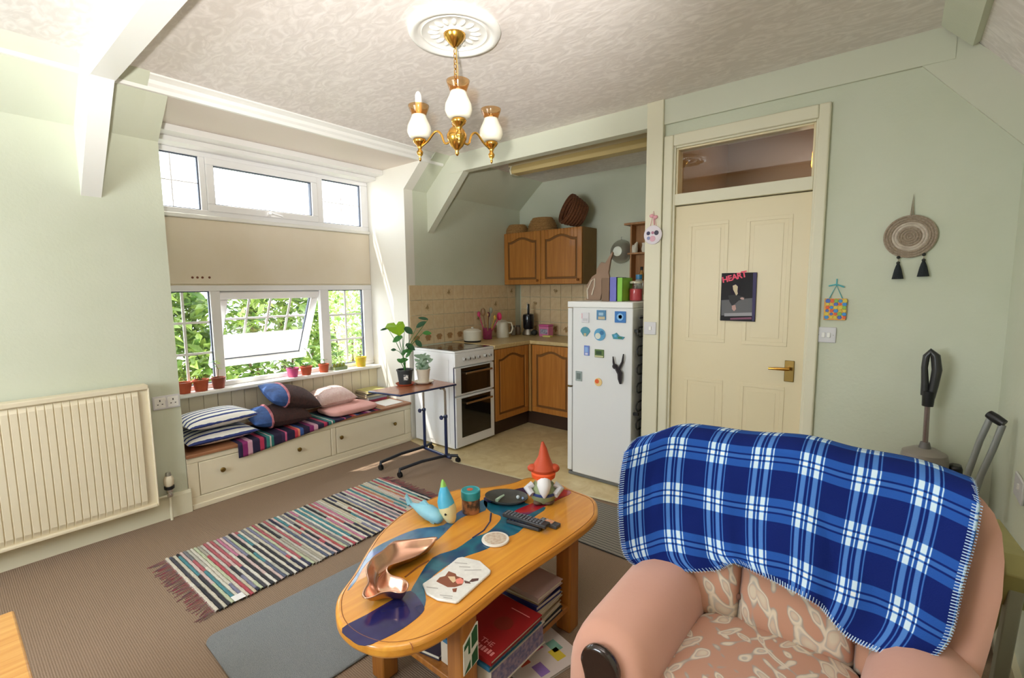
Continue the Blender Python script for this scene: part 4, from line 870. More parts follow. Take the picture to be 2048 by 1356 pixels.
def text(parent, s, size, loc, rot, m, name='lettering', ext=.0004, bold=0):
    cu = bpy.data.curves.new(name, 'FONT'); cu.body = s; cu.size = size; cu.extrude = ext; cu.offset = bold; cu.align_x = 'CENTER'; cu.align_y = 'CENTER'
    o = bpy.data.objects.new(name, cu); dg = bpy.context.evaluated_depsgraph_get(); COL.objects.link(o); bpy.context.view_layer.update()
    me = bpy.data.meshes.new_from_object(o.evaluated_get(bpy.context.evaluated_depsgraph_get())); bpy.data.objects.remove(o)
    o = bpy.data.objects.new(name, me); COL.objects.link(o); me.materials.clear(); me.materials.append(m); o.parent = parent; o.location = loc; o.rotation_euler = rot
    return o
zs_ = .1255
book('thick pale boxed book with purple patterned side, bottom of the near stack', 2.385, 2.625, 1.055, 1.36, zs_, .085, 'cfc4b4', spine='-y', pages=mat('purple_pages', 'a596ab', .6, '6f6f9a', scale=60, mix=.25))
book('glossy blue and green magazine just under the red book', 2.40, 2.622, 1.05, 1.345, zs_+.086, .016, '2f6f94', spine='-y', name='magazine', cat='magazine', pages=mat('mag_pages', '9aa84a', .5, '3f5a8a', scale=50, mix=.2))
book('pale green magazine second below the red book', 2.40, 2.615, 1.06, 1.34, zs_+.1025, .008, '9fb0a0', spine='-y', name='magazine', cat='magazine')
def redtext(t, cv_, w, d_, h):
    M_t = mat('red_book_text', 'd98a8a', .5)
    text(cv_, 'THE', .030, (.045, -.085, h+.0002), (0, 0, .0), M_t)
    for i in range(7): obj('worn_letter', MB().box(.008+.0135*i, .017+.0135*i, -.124, -.106+.003*(i % 2), h, h+.0004), M_t, cv_, local=True)
    obj('print_bar', MB().box(.0, .085, .10, .104, h, h+.0004), M_t, cv_, local=True)
    obj('emblem', MB().lathe((.03, .02, h), [(.035, 0), (.035, .0003)], 20), mat('red_emblem', '7f2a20', .5), cv_, local=True)
book('dark red book with pale title, top of the near stack', 2.405, 2.63, 1.05, 1.335, zs_+.111, .018, '8e1c1f', spine='-y', extra=redtext)
bs = [('black bound book at the bottom of the far stack', .022, '22242c', 0), ('cream paperback second from bottom of the far stack', .02, 'c7b89a', .04), ('brown paperback third from bottom of the far stack', .02, '8d7152', -.03), ('pale paperback in the middle of the far stack', .018, 'b9a98c', .05), ('navy book with white dot on its cover in the far stack', .022, '2b3070', -.05), ('tan paperback second from top of the far stack', .018, 'a08c70', .06), ('pinkish grey book on top of the far stack', .02, 'b59c98', -.04)]
z = zs_
for i, (lb, h, c, r) in enumerate(bs):
    book(lb, 2.38, 2.58-.006*(i % 3), 1.385, 1.55, z, h, c, rot=r, spine='-x' if i % 2 else '-y'); z += h+.0008
book('dark purple book lying on the left of the table shelf', 2.20, 2.36, 1.03, 1.25, zs_, .02, '3a3342', rot=.2)
book('white paperback lying under the coffee table near its left leg', 2.20, 2.40, .72, .94, .001, .012, 'd6d3cc', rot=.5, name='paper_booklet', cat='booklet')
q = atz(1085, 1312, .02)
def magx(t, cv_, w, d_, h):
    for i, (a, b, c) in enumerate(((-.06, .02, 'e05a8a'), (.03, .06, 'e8d24a'), (.05, -.04, '9a7ac8'), (-.03, -.07, 'd8604a'), (-.01, .08, '8ac0b0'))): obj('printed_patch', MB().box(a-.03, a+.03, b-.022, b+.022, h, h+.0003), mat('patch'+str(i), c, .5), cv_, local=True)
book('colourful magazine on the floor beside the armchair', float(q[0])-.11, float(q[0])+.09, float(q[1])-.14, float(q[1])+.14, .001, .012, 'e6dcd8', rot=-.25, name='magazine', cat='magazine', extra=magx)
# ============================================================ RUGS
def ragmat(nm, cols):
    m, nt, b = newmat(nm); L = nt.links.new; tc = nd(nt, 'ShaderNodeTexCoord'); oi = nd(nt, 'ShaderNodeObjectInfo')
    sp = nd(nt, 'ShaderNodeSeparateXYZ'); L(tc.outputs['Object'], sp.inputs[0])
    cb_ = nd(nt, 'ShaderNodeCombineXYZ'); mu = nd(nt, 'ShaderNodeMath', operation='MULTIPLY'); mu.inputs[1].default_value = 1.7; L(sp.outputs[0], mu.inputs[0]); L(mu.outputs[0], cb_.inputs[0])
    m2 = nd(nt, 'ShaderNodeMath', operation='MULTIPLY'); m2.inputs[1].default_value = 97; L(oi.outputs['Random'], m2.inputs[0]); L(m2.outputs[0], cb_.inputs[1])
    wn = nd(nt, 'ShaderNodeTexVoronoi'); wn.inputs['Scale'].default_value = 1.0; wn.inputs['Randomness'].default_value = 1; L(cb_.outputs[0], wn.inputs['Vector'])
    s2 = nd(nt, 'ShaderNodeSeparateColor'); L(wn.outputs['Color'], s2.inputs[0])
    rp = nd(nt, 'ShaderNodeValToRGB'); rp.color_ramp.interpolation = 'CONSTANT'; e = rp.color_ramp.elements
    while len(e) < len(cols): e.new(.5)
    for i, c in enumerate(cols): e[i].position = .0+i/len(cols); e[i].color = lin(c)+(1,)
    nz = nd(nt, 'ShaderNodeTexNoise'); nz.inputs['Scale'].default_value = 90; L(tc.outputs['Object'], nz.inputs['Vector'])
    mx = nd(nt, 'ShaderNodeMix'); mx.data_type = 'RGBA'; mx.blend_type = 'MULTIPLY'; mx.inputs[0].default_value = .55; L(s2.outputs[0], rp.inputs[0]); L(rp.outputs[0], mx.inputs[6]); L(nz.outputs['Fac'], mx.inputs[7])
    L(mx.outputs[2], b.inputs['Base Color']); b.inputs['Roughness'].default_value = .9
    bp = nd(nt, 'ShaderNodeBump'); bp.inputs['Strength'].default_value = .6; bp.inputs['Distance'].default_value = .004; L(nz.outputs['Fac'], bp.inputs['Height']); L(bp.outputs[0], b.inputs['Normal'])
    return m
M_ragl = ragmat('rag_light', ['e9e2d2', 'ddd5c2', 'c9c6b8', 'efe9dc', 'd8cbb0', 'e6dccb', 'cfd6b4', 'e4c9c4', 'f0eadf', 'd5cfc4'])
M_ragd = ragmat('rag_dark', ['31334a', '3a3a42', '84848a', 'c05a5c', '40425e', 'e4dccc', '5e677e', 'd083a0', '34343a', 'b8b0a0', 'd08a68', 'bd666c', '8a8aa4', '52909a', 'e2dbcc', 'c25560', '4a4a54', '303246'])
rg = thing('rag_rug', 'multicoloured striped rag rug with fringed ends by the window seat', 'rug', (.905, 1.40, 0), (0, 0, .015))
nr = 84; rw = .69; rl = 1.40; vm = []
for v in range(4):
    rd = random.Random(v+40); mb = MB(); n = 26; a = rl/nr*.56
    for i in range(n+1):
        u = -rw/2+rw*i/n; w = a*(.92+.22*rd.random()); h = .011+.004*rd.random(); o_ = .0012*(rd.random()-.5)
        mb.v += [(u, -w+o_, .0005), (u, -w*.6+o_, h*.85), (u, o_, h), (u, w*.6+o_, h*.85), (u, w+o_, .0005)]
    for i in range(n):
        for k in range(4): mb.f.append((i*5+k, i*5+k+1, (i+1)*5+k+1, (i+1)*5+k)[::-1])
    vm.append(mb)
base = [obj('rag_strip', mb, (M_ragl, M_ragd)[i % 2], rg, local=True, smooth=True) for i, mb in enumerate(vm)]
for r in range(nr):
    loc = (.004*math.sin(r*.9), -rl/2+rl*(r+.5)/nr, 0)
    if r < 4: base[r].location = loc
    else: dup(base[r % 4], rg, loc)
for sgn in (-1, 1):
    rd = random.Random(9+sgn); mb = MB()
    for i in range(60):
        u = -rw/2+rw*(i+.5)/60; y = sgn*rl/2; dx = rd.uniform(-.02, .02)+.02; l = rd.uniform(.05, .085)
        mb.tube([(u, y-sgn*.01, .007), (u+dx*.5, y+sgn*l*.5, .004), (u+dx, y+sgn*l, .002)], .0018, 4)
    obj('fringe', mb, mat('fringe_pink', '6f6064', .9, '9c4452', scale=30, mix=.3), rg, local=True, kind='stuff')
obj('care_label', MB().box(.30, .35, -.62, -.57, .0145, .0155), mat('label_white', 'e8e6e4', .6), rg, local=True)
def rounded(x0, x1, y0, y1, r, n=6):
    pts = []
    for cx, cy, a in ((x1-r, y0+r, -90), (x1-r, y1-r, 0), (x0+r, y1-r, 90), (x0+r, y0+r, 180)):
        for i in range(n+1): t = math.radians(a+90*i/n); pts.append((cx+r*math.cos(t), cy+r*math.sin(t)))
    return pts
gr = obj('grey_rug', MB().prism(rounded(-.30, .30, -.56, .56, .05), 'z', .0006, .012).xf(Matrix.Translation((1.725, 1.155, 0)) @ Matrix.Rotation(-.03, 4, 'Z')), mat('rug_grey', '8d9194', .95, '7d8185', scale=220, bump=.6, bscale=260), bevel=.005); tag(gr, 'plain grey rectangular rug beside and under the coffee table', 'rug')
dm = obj('ribbed_doormat', MB().box(1.93, 2.86, 2.245, 2.76, .0006, .010), stripemat('mat_stripes', [(0, '4a4a48'), (.35, '9a948a'), (.55, '6e6c66'), (.8, 'a8a194')], 1, 42, noise=.004), bevel=.003); tag(dm, 'dark grey fine-striped mat between table and fridge', 'mat')


# ============================================================ ARMCHAIR AND BLANKET
AX = 3.365
def yf(x, z): return 1.50+.25*(z-.45)-.12*min(1.3, abs(x-AX)/.42)**4     # front face of the reclined, curved back
def lerp_tab(tab, t):
    for (a, p), (b, q) in zip(tab, tab[1:]):
        if t <= b: return p+(q-p)*max(0, (t-a))/(b-a)
    return tab[-1][1]
M_velv = mat('pink_velvet', 'd3a08b', .8, 'c9937e', scale=5, mix=.9, sheen=.3, bump=.05, bscale=40)
def floral():
    m, nt, b = newmat('floral_fabric'); L = nt.links.new; tc = nd(nt, 'ShaderNodeTexCoord')
    def stroke(scale, rot, dist, mscale, off):
        mp = nd(nt, 'ShaderNodeMapping'); mp.inputs['Rotation'].default_value = rot; mp.inputs['Location'].default_value = (off, off, off); L(tc.outputs['Object'], mp.inputs[0])
        wv = nd(nt, 'ShaderNodeTexWave'); wv.inputs['Scale'].default_value = scale; wv.inputs['Distortion'].default_value = dist; wv.inputs['Detail'].default_value = 1; wv.inputs['Detail Scale'].default_value = .8; L(mp.outputs[0], wv.inputs['Vector'])
        nz = nd(nt, 'ShaderNodeTexNoise'); nz.inputs['Scale'].default_value = mscale; nz.inputs['Detail'].default_value = 1; L(mp.outputs[0], nz.inputs['Vector'])
        ma = nd(nt, 'ShaderNodeMath', operation='MULTIPLY_ADD'); ma.inputs[1].default_value = 1.5; L(nz.outputs['Fac'], ma.inputs[0])
        sc_ = nd(nt, 'ShaderNodeMath', operation='MULTIPLY'); sc_.inputs[1].default_value = .42; L(wv.outputs['Fac'], sc_.inputs[0]); L(sc_.outputs[0], ma.inputs[2])
        return ma.outputs[0]
    s1 = stroke(6, (.2, .3, .6), 5, 14, 0); s2 = stroke(7, (-.3, .1, -.8), 6, 15, 4.7)
    mx = nd(nt, 'ShaderNodeMath', operation='MAXIMUM'); L(s1, mx.inputs[0]); L(s2, mx.inputs[1])
    rp = nd(nt, 'ShaderNodeValToRGB'); e = rp.color_ramp.elements; e[0].position = .0; e[0].color = lin('b98a72')+(1,); e[1].position = 1; e[1].color = lin('cdbfa8')+(1,)
    sb = nd(nt, 'ShaderNodeMath', operation='SUBTRACT'); sb.inputs[1].default_value = .45; L(mx.outputs[0], sb.inputs[0])
    for p, c in ((.64, 'b98a72'), (.68, 'a0958a'), (.74, 'cfc0aa'), (.80, 'd8cab4'), (.85, 'b0a89c'), (.90, 'c6ad98')): q = e.new(p); q.color = lin(c)+(1,)
    L(sb.outputs[0], rp.inputs[0])
    L(rp.outputs[0], b.inputs['Base Color']); b.inputs['Roughness'].default_value = .85; b.inputs['Sheen Weight'].default_value = .15
    return m
M_flor = floral()
ac = thing('armchair', 'pink velvet scroll-arm armchair with floral seat and back cushions', 'armchair', (AX, 1.3, 0))
HW = [(.10, .40), (.30, .41), (.45, .42), (.60, .44), (.75, .455), (.85, .45), (.90, .435), (.93, .41)]
def backmesh():
    mb = MB(); n = 26; lv_ = [(.10, 1), (.25, 1), (.45, 1), (.6, 1), (.72, 1), (.80, 1), (.86, .97), (.895, .86), (.915, .66), (.927, .4), (.931, .1)]
    for z, k in lv_:
        hw = lerp_tab(HW, z)-.02*(1-k); mid = .115; th = .095*k
        for i in range(n+1):
            x = AX-hw+2*hw*i/n; e = (1-abs(i/n*2-1)**8)**.5; mb.v.append((x, yf(x, z)+.02+mid-.095-th*e+.095, z))
        for i in range(n+1):
            x = AX+hw-2*hw*i/n; e = (1-abs(i/n*2-1)**8)**.5; mb.v.append((x, yf(x, z)+.02+mid+th*e+.06*(1-abs(i/n*2-1)**2)*0, z))
    N = 2*(n+1); q = len(lv_)
    for j in range(q-1):
        for i in range(N): mb.f.append((j*N+i, j*N+(i+1) % N, (j+1)*N+(i+1) % N, (j+1)*N+i))
    mb.f += [tuple(range(N))[::-1], tuple((q-1)*N+i for i in range(N))]
    return mb
obj('backrest', backmesh(), M_velv, ac, smooth=True, ang=80)
YA = 1.03
def armmesh(sg):
    mb = MB(); n = 26; ys = [1.58, 1.46, 1.36, 1.26, 1.15, YA+.07, YA+.03, YA+.008, YA]; cx = AX+sg*.325
    for j, y in enumerate(ys):
        f = [.95, 1, 1.0, 1, 1, .98, .92, .80, .6][j]; zt = [.575, .575, .57, .565, .56, .556, .552, .54, .515][j]
        for k in range(n):
            a = 2*PI*k/n; ca, sa = math.cos(a), math.sin(a)
            w = (.112 + (.014 if sa > -.2 else -.012))*f; x = cx+w*math.copysign(abs(ca)**.75, ca)
            zc_ = (zt+.10)/2; hz = (zt-.10)/2*(1 if f > .9 else f+.05); zz = zc_+hz*math.copysign(abs(sa)**.62, sa)
            mb.v.append((x, y, zz))
    q = len(ys)
    for j in range(q-1):
        for k in range(n): mb.f.append((j*n+k, j*n+(k+1) % n, (j+1)*n+(k+1) % n, (j+1)*n+k))
    mb.f += [tuple(range(n))[::-1], tuple((q-1)*n+k for k in range(n))]
    return mb
for sg in (-1, 1):
    a = obj('arm', armmesh(sg), M_velv, ac, smooth=True, ang=75)
    cx = AX+sg*.325
    sc_ = obj('arm_facing', MB().prism([(cx+.056*math.cos(t), .475+.060*math.sin(t)) for t in [PI*i/14 for i in range(15)]]+[(cx-.045, .44), (cx-.03, .36), (cx-.024, .14), (cx+.024, .14), (cx+.03, .36), (cx+.045, .44)], 'y', YA-.022, YA+.006), mat('dark_mahogany', '22100c', .2, coat=.6), a, bevel=.011, seg=3)
def cushion(x0, x1, y0, y1, z0, z1, p=4, n=20):
    mb = MB(); cx, cy, cz = (x0+x1)/2, (y0+y1)/2, (z0+z1)/2; rx, ry, rz = (x1-x0)/2, (y1-y0)/2, (z1-z0)/2
    for i in range(n+1):
        ph = PI*i/n-PI/2
        for k in range(2*n):
            a = 2*PI*k/(2*n); s = lambda v, e: math.copysign(abs(v)**e, v)
            mb.v.append((cx+rx*s(math.cos(ph), .35)*s(math.cos(a), .4), cy+ry*s(math.cos(ph), .35)*s(math.sin(a), .4), cz+rz*s(math.sin(ph), .55)))
    for i in range(n):
        for k in range(2*n): mb.f.append((i*2*n+k, i*2*n+(k+1) % (2*n), (i+1)*2*n+(k+1) % (2*n), (i+1)*2*n+k))
    return mb
obj('seat_base', MB().box(3.13, 3.60, .93, 1.55, .10, .31), M_velv, ac, bevel=.02)
st_ = obj('seat_cushion', cushion(3.135, 3.595, .90, 1.53, .29, .455), M_flor, ac, smooth=True, ang=180)
obj('piping', MB().tube([(p[0], p[1], .415) for p in rounded(3.140, 3.590, .905, 1.525, .07)], .006, 6, closed=True), M_velv, st_, smooth=True)
for x0, x1 in ((3.085, 3.252), (3.256, 3.548), (3.552, 3.69)):
    def pad(u, v, x0=x0, x1=x1):
        x = x0+(x1-x0)*u; z = .415+.36*v; e = (max(0, 1-abs(u*2-1)**4)*max(0, 1-abs(v*2-1)**5))**.5
        return (x, yf(x, z)+.012-.045*e, z)
    obj('back_cushion', MB().grid(pad, 20, 20).add([], []), M_flor, ac, smooth=True, ang=180, solid=.01)
for x, z in ((3.254, .50), (3.55, .50)): obj('button', MB().ell((x, yf(x, z)-.004, z), .010, 10, 6), mat('seam_dark', '6e4a3c', .8), ac, smooth=True)
for a_, b_ in ((3.04, 1.05), (3.69, 1.05), (3.05, 1.62), (3.68, 1.62)): obj('foot', MB().lathe((a_, b_, 0), [(.02, 0), (.025, .03), (.022, .10)], 12), MATS['dark_mahogany'], ac, smooth=True)
# ---- blanket draped over the back
def tartan():
    m, nt, b = newmat('tartan_fleece'); L = nt.links.new; uv = nd(nt, 'ShaderNodeTexCoord'); sp = nd(nt, 'ShaderNodeSeparateXYZ'); L(uv.outputs['UV'], sp.inputs[0])
    def ramp(src, cols, freq, off):
        ma = nd(nt, 'ShaderNodeMath', operation='MULTIPLY_ADD'); ma.inputs[1].default_value = freq; ma.inputs[2].default_value = off; L(src, ma.inputs[0])
        fr_ = nd(nt, 'ShaderNodeMath', operation='FRACT'); L(ma.outputs[0], fr_.inputs[0]); rp = nd(nt, 'ShaderNodeValToRGB'); e = rp.color_ramp.elements
        while len(e) < len(cols): e.new(.5)
        for i, (p, v) in enumerate(cols): e[i].position = p; e[i].color = (v, v, v, 1)
        L(fr_.outputs[0], rp.inputs[0]); return rp.outputs[0]
    def steps(l):
        out = [(0, 0)]
        for a, c, v in l: out += [(a-.006, 0), (a+.006, v), (c-.006, v), (c+.006, 0)]
        return out+[(1, 0)]
    warp = steps([(.26, .285, .5), (.33, .43, .52), (.485, .51, .5), (.565, .665, .52), (.71, .735, .5)])
    weft = steps([(.27, .42, .38), (.455, .53, .46), (.565, .71, .38)])
    u = ramp(sp.outputs[0], warp, 1/.128, .05); v = ramp(sp.outputs[1], weft, 1/.150, .32)
    ad = nd(nt, 'ShaderNodeMath', operation='ADD'); L(u, ad.inputs[0]); L(v, ad.inputs[1])
    rp = nd(nt, 'ShaderNodeValToRGB'); e = rp.color_ramp.elements; e[0].color = lin('16266a')+(1,); e[1].color = lin('f0f4f4')+(1,)
    for p, c in ((.38, '2a57a8'), (.46, '3867b4'), (.54, '5585cc'), (.80, 'a9d0ee'), (.92, 'd9ecf6')): q = e.new(p); q.color = lin(c)+(1,)
    L(ad.outputs[0], rp.inputs[0]); L(rp.outputs[0], b.inputs['Base Color']); b.inputs['Roughness'].default_value = .95; b.inputs['Specular IOR Level'].default_value = .1
    tn = nd(nt, 'ShaderNodeTexNoise'); tn.inputs['Scale'].default_value = 300; L(uv.outputs['Object'], tn.inputs['Vector']); bp = nd(nt, 'ShaderNodeBump'); bp.inputs['Strength'].default_value = .25; bp.inputs['Distance'].default_value = .004; L(tn.outputs['Fac'], bp.inputs['Height']); L(bp.outputs[0], b.inputs['Normal'])
    return m
def along(pts, t):
    pts = [np.array(p, float) for p in pts]; d = [0]
    for a, b in zip(pts, pts[1:]): d.append(d[-1]+np.linalg.norm(b-a))
    s = t*d[-1]
    for i in range(len(pts)-1):
        if s <= d[i+1]+1e-9: return pts[i]+(pts[i+1]-pts[i])*((s-d[i])/max(1e-9, d[i+1]-d[i]))
    return pts[-1]
bT = catm([(1250,905),(1300,890),(1340,878),(1400,884),(1480,896),(1600,907),(1700,935),(1800,955),(1870,975),(1958,1012)], 5)
bB = catm([(1285,1138),(1350,1142),(1430,1140),(1468,1126),(1510,1143),(1560,1168),(1640,1213),(1690,1268),(1760,1304),(1850,1327)], 5)
bL = catm([(1250,905),(1241,960),(1239,1040),(1250,1112),(1285,1138)], 5)
bR = catm([(1958,1012),(1946,1080),(1921,1180),(1897,1280),(1850,1327)], 5)
def coons(u, v):                                 # v 0 = top edge, 1 = hem
    T, B, L, R = along(bT, u), along(bB, u), along(bL, v), along(bR, v)
    P00, P10, P01, P11 = np.array(bT[0]), np.array(bT[-1]), np.array(bB[0]), np.array(bB[-1])
    return (1-v)*T+v*B+(1-u)*L+u*R-((1-u)*(1-v)*P00+u*(1-v)*P10+(1-u)*v*P01+u*v*P11)
def onback(px, py, off):
    d = ray(px, py); lo, hi = .9, 2.4
    for _ in range(40):
        t = (lo+hi)/2; p = C_+d*t
        if p[1] < yf(p[0], p[2])-off: lo = t
        else: hi = t
    return C_+d*lo
NU, NV = 96, 56; NB = 9
cols_ = []
for i in range(NU+1):
    u = i/NU; c = []
    for j in range(NV+1):
        v = j/NV; px, py = coons(u, v)
        k = v**1.2
        off = .034+.035*k*(.25+.75*min(1, 4*u*(1-u)))+.024*k*math.exp(-((u-.30)/.03)**2)-.018*k*math.exp(-((u-.245)/.03)**2)+.03*k*math.exp(-((u-.55)/.05)**2)-.018*k*math.exp(-((u-.63)/.04)**2)+.010*math.sin(u*26+v*4)*k+.006*math.sin(u*13-v*9)
        off = max(off, .026+.03*min(1, k*3)*(.2 if u < .1 or u > .9 else 1)*.6)
        c.append(onback(px, py, off))
    t0 = c[0]; back = [t0+np.array(q) for q in ((0, .022, .010), (0, .06, .020), (0, .11, .020), (0, .16, .012), (0, .20, -.02), (0, .222, -.07), (0, .225, -.14), (0, .225, -.21), (0, .222, -.28))]
    cols_.append(back[::-1]+c)
NT = NV+NB
blm = MB(); blm.uv = []
for j in range(NT+1):
    for i in range(NU+1): blm.v.append(tuple(cols_[i][j]))
wid = [0]
for i in range(NU): wid.append(wid[-1]+np.linalg.norm(np.array(cols_[i+1][NB+12])-np.array(cols_[i][NB+12])))
dl = []
for i in range(NU+1):
    d = [0]
    for j in range(NT): d.append(d[-1]+np.linalg.norm(np.array(cols_[i][j+1])-np.array(cols_[i][j])))
    dl.append([x-d[NB] for x in d])
for j in range(NT+1):
    for i in range(NU+1): blm.uv.append((wid[i], dl[i][j]))
blm.f = [(j*(NU+1)+i, j*(NU+1)+i+1, (j+1)*(NU+1)+i+1, (j+1)*(NU+1)+i) for j in range(NT) for i in range(NU)]
blk = obj('tartan_blanket', blm, tartan(), smooth=True, solid=.008, ang=180); tag(blk, 'blue and white tartan fleece blanket draped over the armchair back', 'blanket')
sm = MB(); M_st = mat('stitch_blue', 'b9d2ec', .8)
def stitch(seq, inw):
    for j in range(len(seq)-1):
        a, b = Vector(seq[j]), Vector(seq[j+1]); L = (b-a).length
        if L < 1e-5: continue
        k = max(1, int(L/.0075))
        for q in range(k):
            p = a.lerp(b, q/k); w = (Vector(inw[j])-p).normalized(); t = (b-a).normalized(); n_ = t.cross(w).normalized()
            for sgn in (1, -1):
                o_ = n_*sgn*.0056
                sm.add([p+o_-t*.0012-w*.004, p+o_+t*.0012-w*.004, p+o_+t*.0012+w*.011, p+o_-t*.0012+w*.011], [(0, 1, 2, 3)])
stitch([cols_[i][NT] for i in range(NU+1)], [cols_[i][NT-4] for i in range(NU+1)])
stitch([cols_[0][j] for j in range(NT+1)], [cols_[4][j] for j in range(NT+1)])
stitch([cols_[NU][j] for j in range(NT+1)], [cols_[NU-4][j] for j in range(NT+1)])
obj('blanket_stitch', sm, M_st, blk, kind='stuff')
# ============================================================ THINGS ON THE WINDOW SEAT
BZ = .3785
def pillow(w, d, h, n=22, pw=.55):
    def f(sg):
        def g(u, v):
            a, b = u*2-1, v*2-1; e = (max(0, 1-abs(a)**2.6)*max(0, 1-abs(b)**2.6))**pw
            pinch = 1-.07*(1-abs(a)**2)*abs(b)**3*0
            return (w/2*a*(1-.05*(1-b*b)), d/2*b*(1-.05*(1-a*a)), sg*h/2*e)
        return g
    mb = MB().grid(f(1), n, n); 
    m2 = MB().grid(lambda u, v: f(-1)(1-u, v), n, n); uv = mb.uv+m2.uv; mb.add(m2.v, m2.f); mb.uv = uv
    return mb
def put(name, label, cat, mb, m, loc, rot, group=None, **k):
    t = obj(name, mb, m, local=True, smooth=True, ang=180, **k); t.location = loc; t.rotation_euler = rot; WM[t] = Matrix.Translation(loc) @ Euler(rot).to_matrix().to_4x4()
    return tag(t, label, cat, group)
M_navst = stripemat('navy_stripes', [(0, 'ebe7de'), (.55, '2b3a78'), (.92, 'ebe7de')], 0, 17, noise=.01)
put('striped_cushion', 'navy and white striped cushion on top of its twin, left end of seat', 'cushion', pillow(.44, .46, .115), M_navst, (-.235, 1.245, BZ+.166), (.02, -.03, .04), 'cushions on the window seat')
put('striped_cushion', 'navy and white striped cushion under its twin, left end of seat', 'cushion', pillow(.45, .46, .105), M_navst, (-.235, 1.235, BZ+.056), (0, -.0, .02), 'cushions on the window seat')
def fur(name): return mat(name, '33201c', .95, '4a2b26', scale=60, mix=.4, bump=.8, bscale=220)
M_fur = fur('brown_fur'); M_denim = mat('blue_floral', '3f66a8', .8, '2b4270', scale=16, mix=.4)
def twoface(label, loc, rot, w, d, h):
    t = thing('furry_cushion', label, 'cushion', loc, rot, 'cushions on the window seat'); n = 24; sp_ = .30
    def g(sg, v0, v1): return lambda u, v: (w/2*(u*2-1), d/2*((v0+(v1-v0)*v)*2-1), sg*h/2*(max(0, 1-abs(u*2-1)**2.4)*max(0, 1-abs((v0+(v1-v0)*v)*2-1)**2.4))**.5)
    for nm, v0, v1, m_ in (('printed_end', 0, sp_, M_denim), ('furry_body', sp_, 1, M_fur)):
        mb = MB().grid(g(1, v0, v1), n, n); m2 = MB().grid(lambda u, v: g(-1, v0, v1)(1-u, v), n, n); mb.uv = None; mb.add(m2.v, m2.f); obj(nm, mb, m_, t, local=True, smooth=True, ang=180)
    yb = d/2*(sp_*2-1); zz = lambda u: h/2*(max(0, 1-abs(u*2-1)**2.4)*max(0, 1-abs(sp_*2-1)**2.4))**.5
    ring = [(w/2*(i/12*2-1), yb, zz(i/12)) for i in range(13)]+[(w/2*(1-i/12*2), yb, -zz(1-i/12)) for i in range(1, 12)]
    obj('piping', MB().tube(ring, .010, 6, closed=True), mat('pink_piping', 'c8848a', .8, 'a04a56', scale=30), t, local=True, smooth=True)
    return t
def seatpt(px, py, x): return tuple(float(a) for a in atx(px, py, x))
twoface('lower brown furry cushion with blue printed end, lying on the woven cloth', (-.22, seatpt(556, 833, -.22)[1], BZ+.090), (-.03, .07, -.15), .36, .42, .15)
twoface('upper brown furry cushion with blue printed end, propped on another', seatpt(580, 792, -.27), (-.30, .20, -.10), .36, .40, .155)
M_pinkf = mat('pink_fluff', 'e2b9b0', .95, 'f0d3ca', scale=45, mix=.5, bump=.9, bscale=160, sheen=.5)
put('fluffy_cushion', 'pale pink fluffy cushion leaning under the window', 'cushion', pillow(.30, .36, .17), M_pinkf, seatpt(662, 793, -.35), (.03, .16, 0), 'cushions on the window seat')
pk = obj('folded_fleece', cushion(-.34, -.01, 2.06, 2.52, BZ+.004, BZ+.06), mat('pink_fleece', 'd9a59c', .95, 'cf968d', scale=10, bump=.3, bscale=60), smooth=True, ang=180); tag(pk, 'folded pink fleece lying in front of the fluffy cushion', 'fleece')
def clothmat():
    return stripemat('andean_stripes', [(0, '241b3a'), (.10, 'b03050'), (.16, '241b3a'), (.19, '2f7a74'), (.24, 'd8c8c0'), (.26, '2f7a74'), (.30, '241b3a'), (.42, '3a2348'), (.47, 'c85a80'), (.50, '241b3a'), (.62, 'c23a4a'), (.67, 'e08a6a'), (.70, '3a5a9a'), (.76, '241b3a'), (.86, '8a2a6a'), (.93, 'cfa0b0')], 1, 2.0, noise=.004)
ca_ = atx(478, 917, .022); cb2 = atx(672, 851, .022); YC0, YC1 = float(ca_[1]), 2.50
def cl(u, v):
    y = YC0+(YC1-YC0)*u; zdrop = max(0, (BZ-float(ca_[2]))*(1-max(0, u-.05)/.72)) if u < .77 else 0
    t = v; back = -.40; tot = .42+zdrop; d = t*tot
    if d < .42: return (back+d, y, BZ+.0016+.0015*math.sin(y*40)*math.sin(d*30)**2)
    return (.0195+.002*math.sin(y*30), y, BZ+.0016-(d-.42))
cth = obj('woven_cloth', MB().grid(cl, 60, 30), clothmat(), smooth=True, ang=180, solid=.002); tag(cth, 'purple and red striped woven cloth hanging over the seat edge', 'cloth')
# books and tray at the right end of the seat
z = BZ
for lb, h, c, dx in (('magenta book at the bottom of the pile on the seat end', .022, 'a83a5a', 0), ('grey book above the magenta one on the seat end', .02, '8a9098', .01), ('cream book third in the pile on the seat end', .022, 'd9cfae', -.01), ('black book fourth in the pile on the seat end', .018, '3a3a3c', .0), ('pale yellow book on top of the pile on the seat end', .02, 'c9c27a', .01)):
    book(lb, -.50+dx, -.30+dx, 2.575, 2.795, z, h, c, spine='+x', group='books on the window seat', rot=dx*4); z += h+.0008
wp = obj('paper_sheet', MB().box(-.26, -.05, 2.60, 2.80, BZ, BZ+.004), mat('paper_white', 'f1efeb', .6)); tag(wp, 'white leaflet lying at the right end of the seat', 'paper')
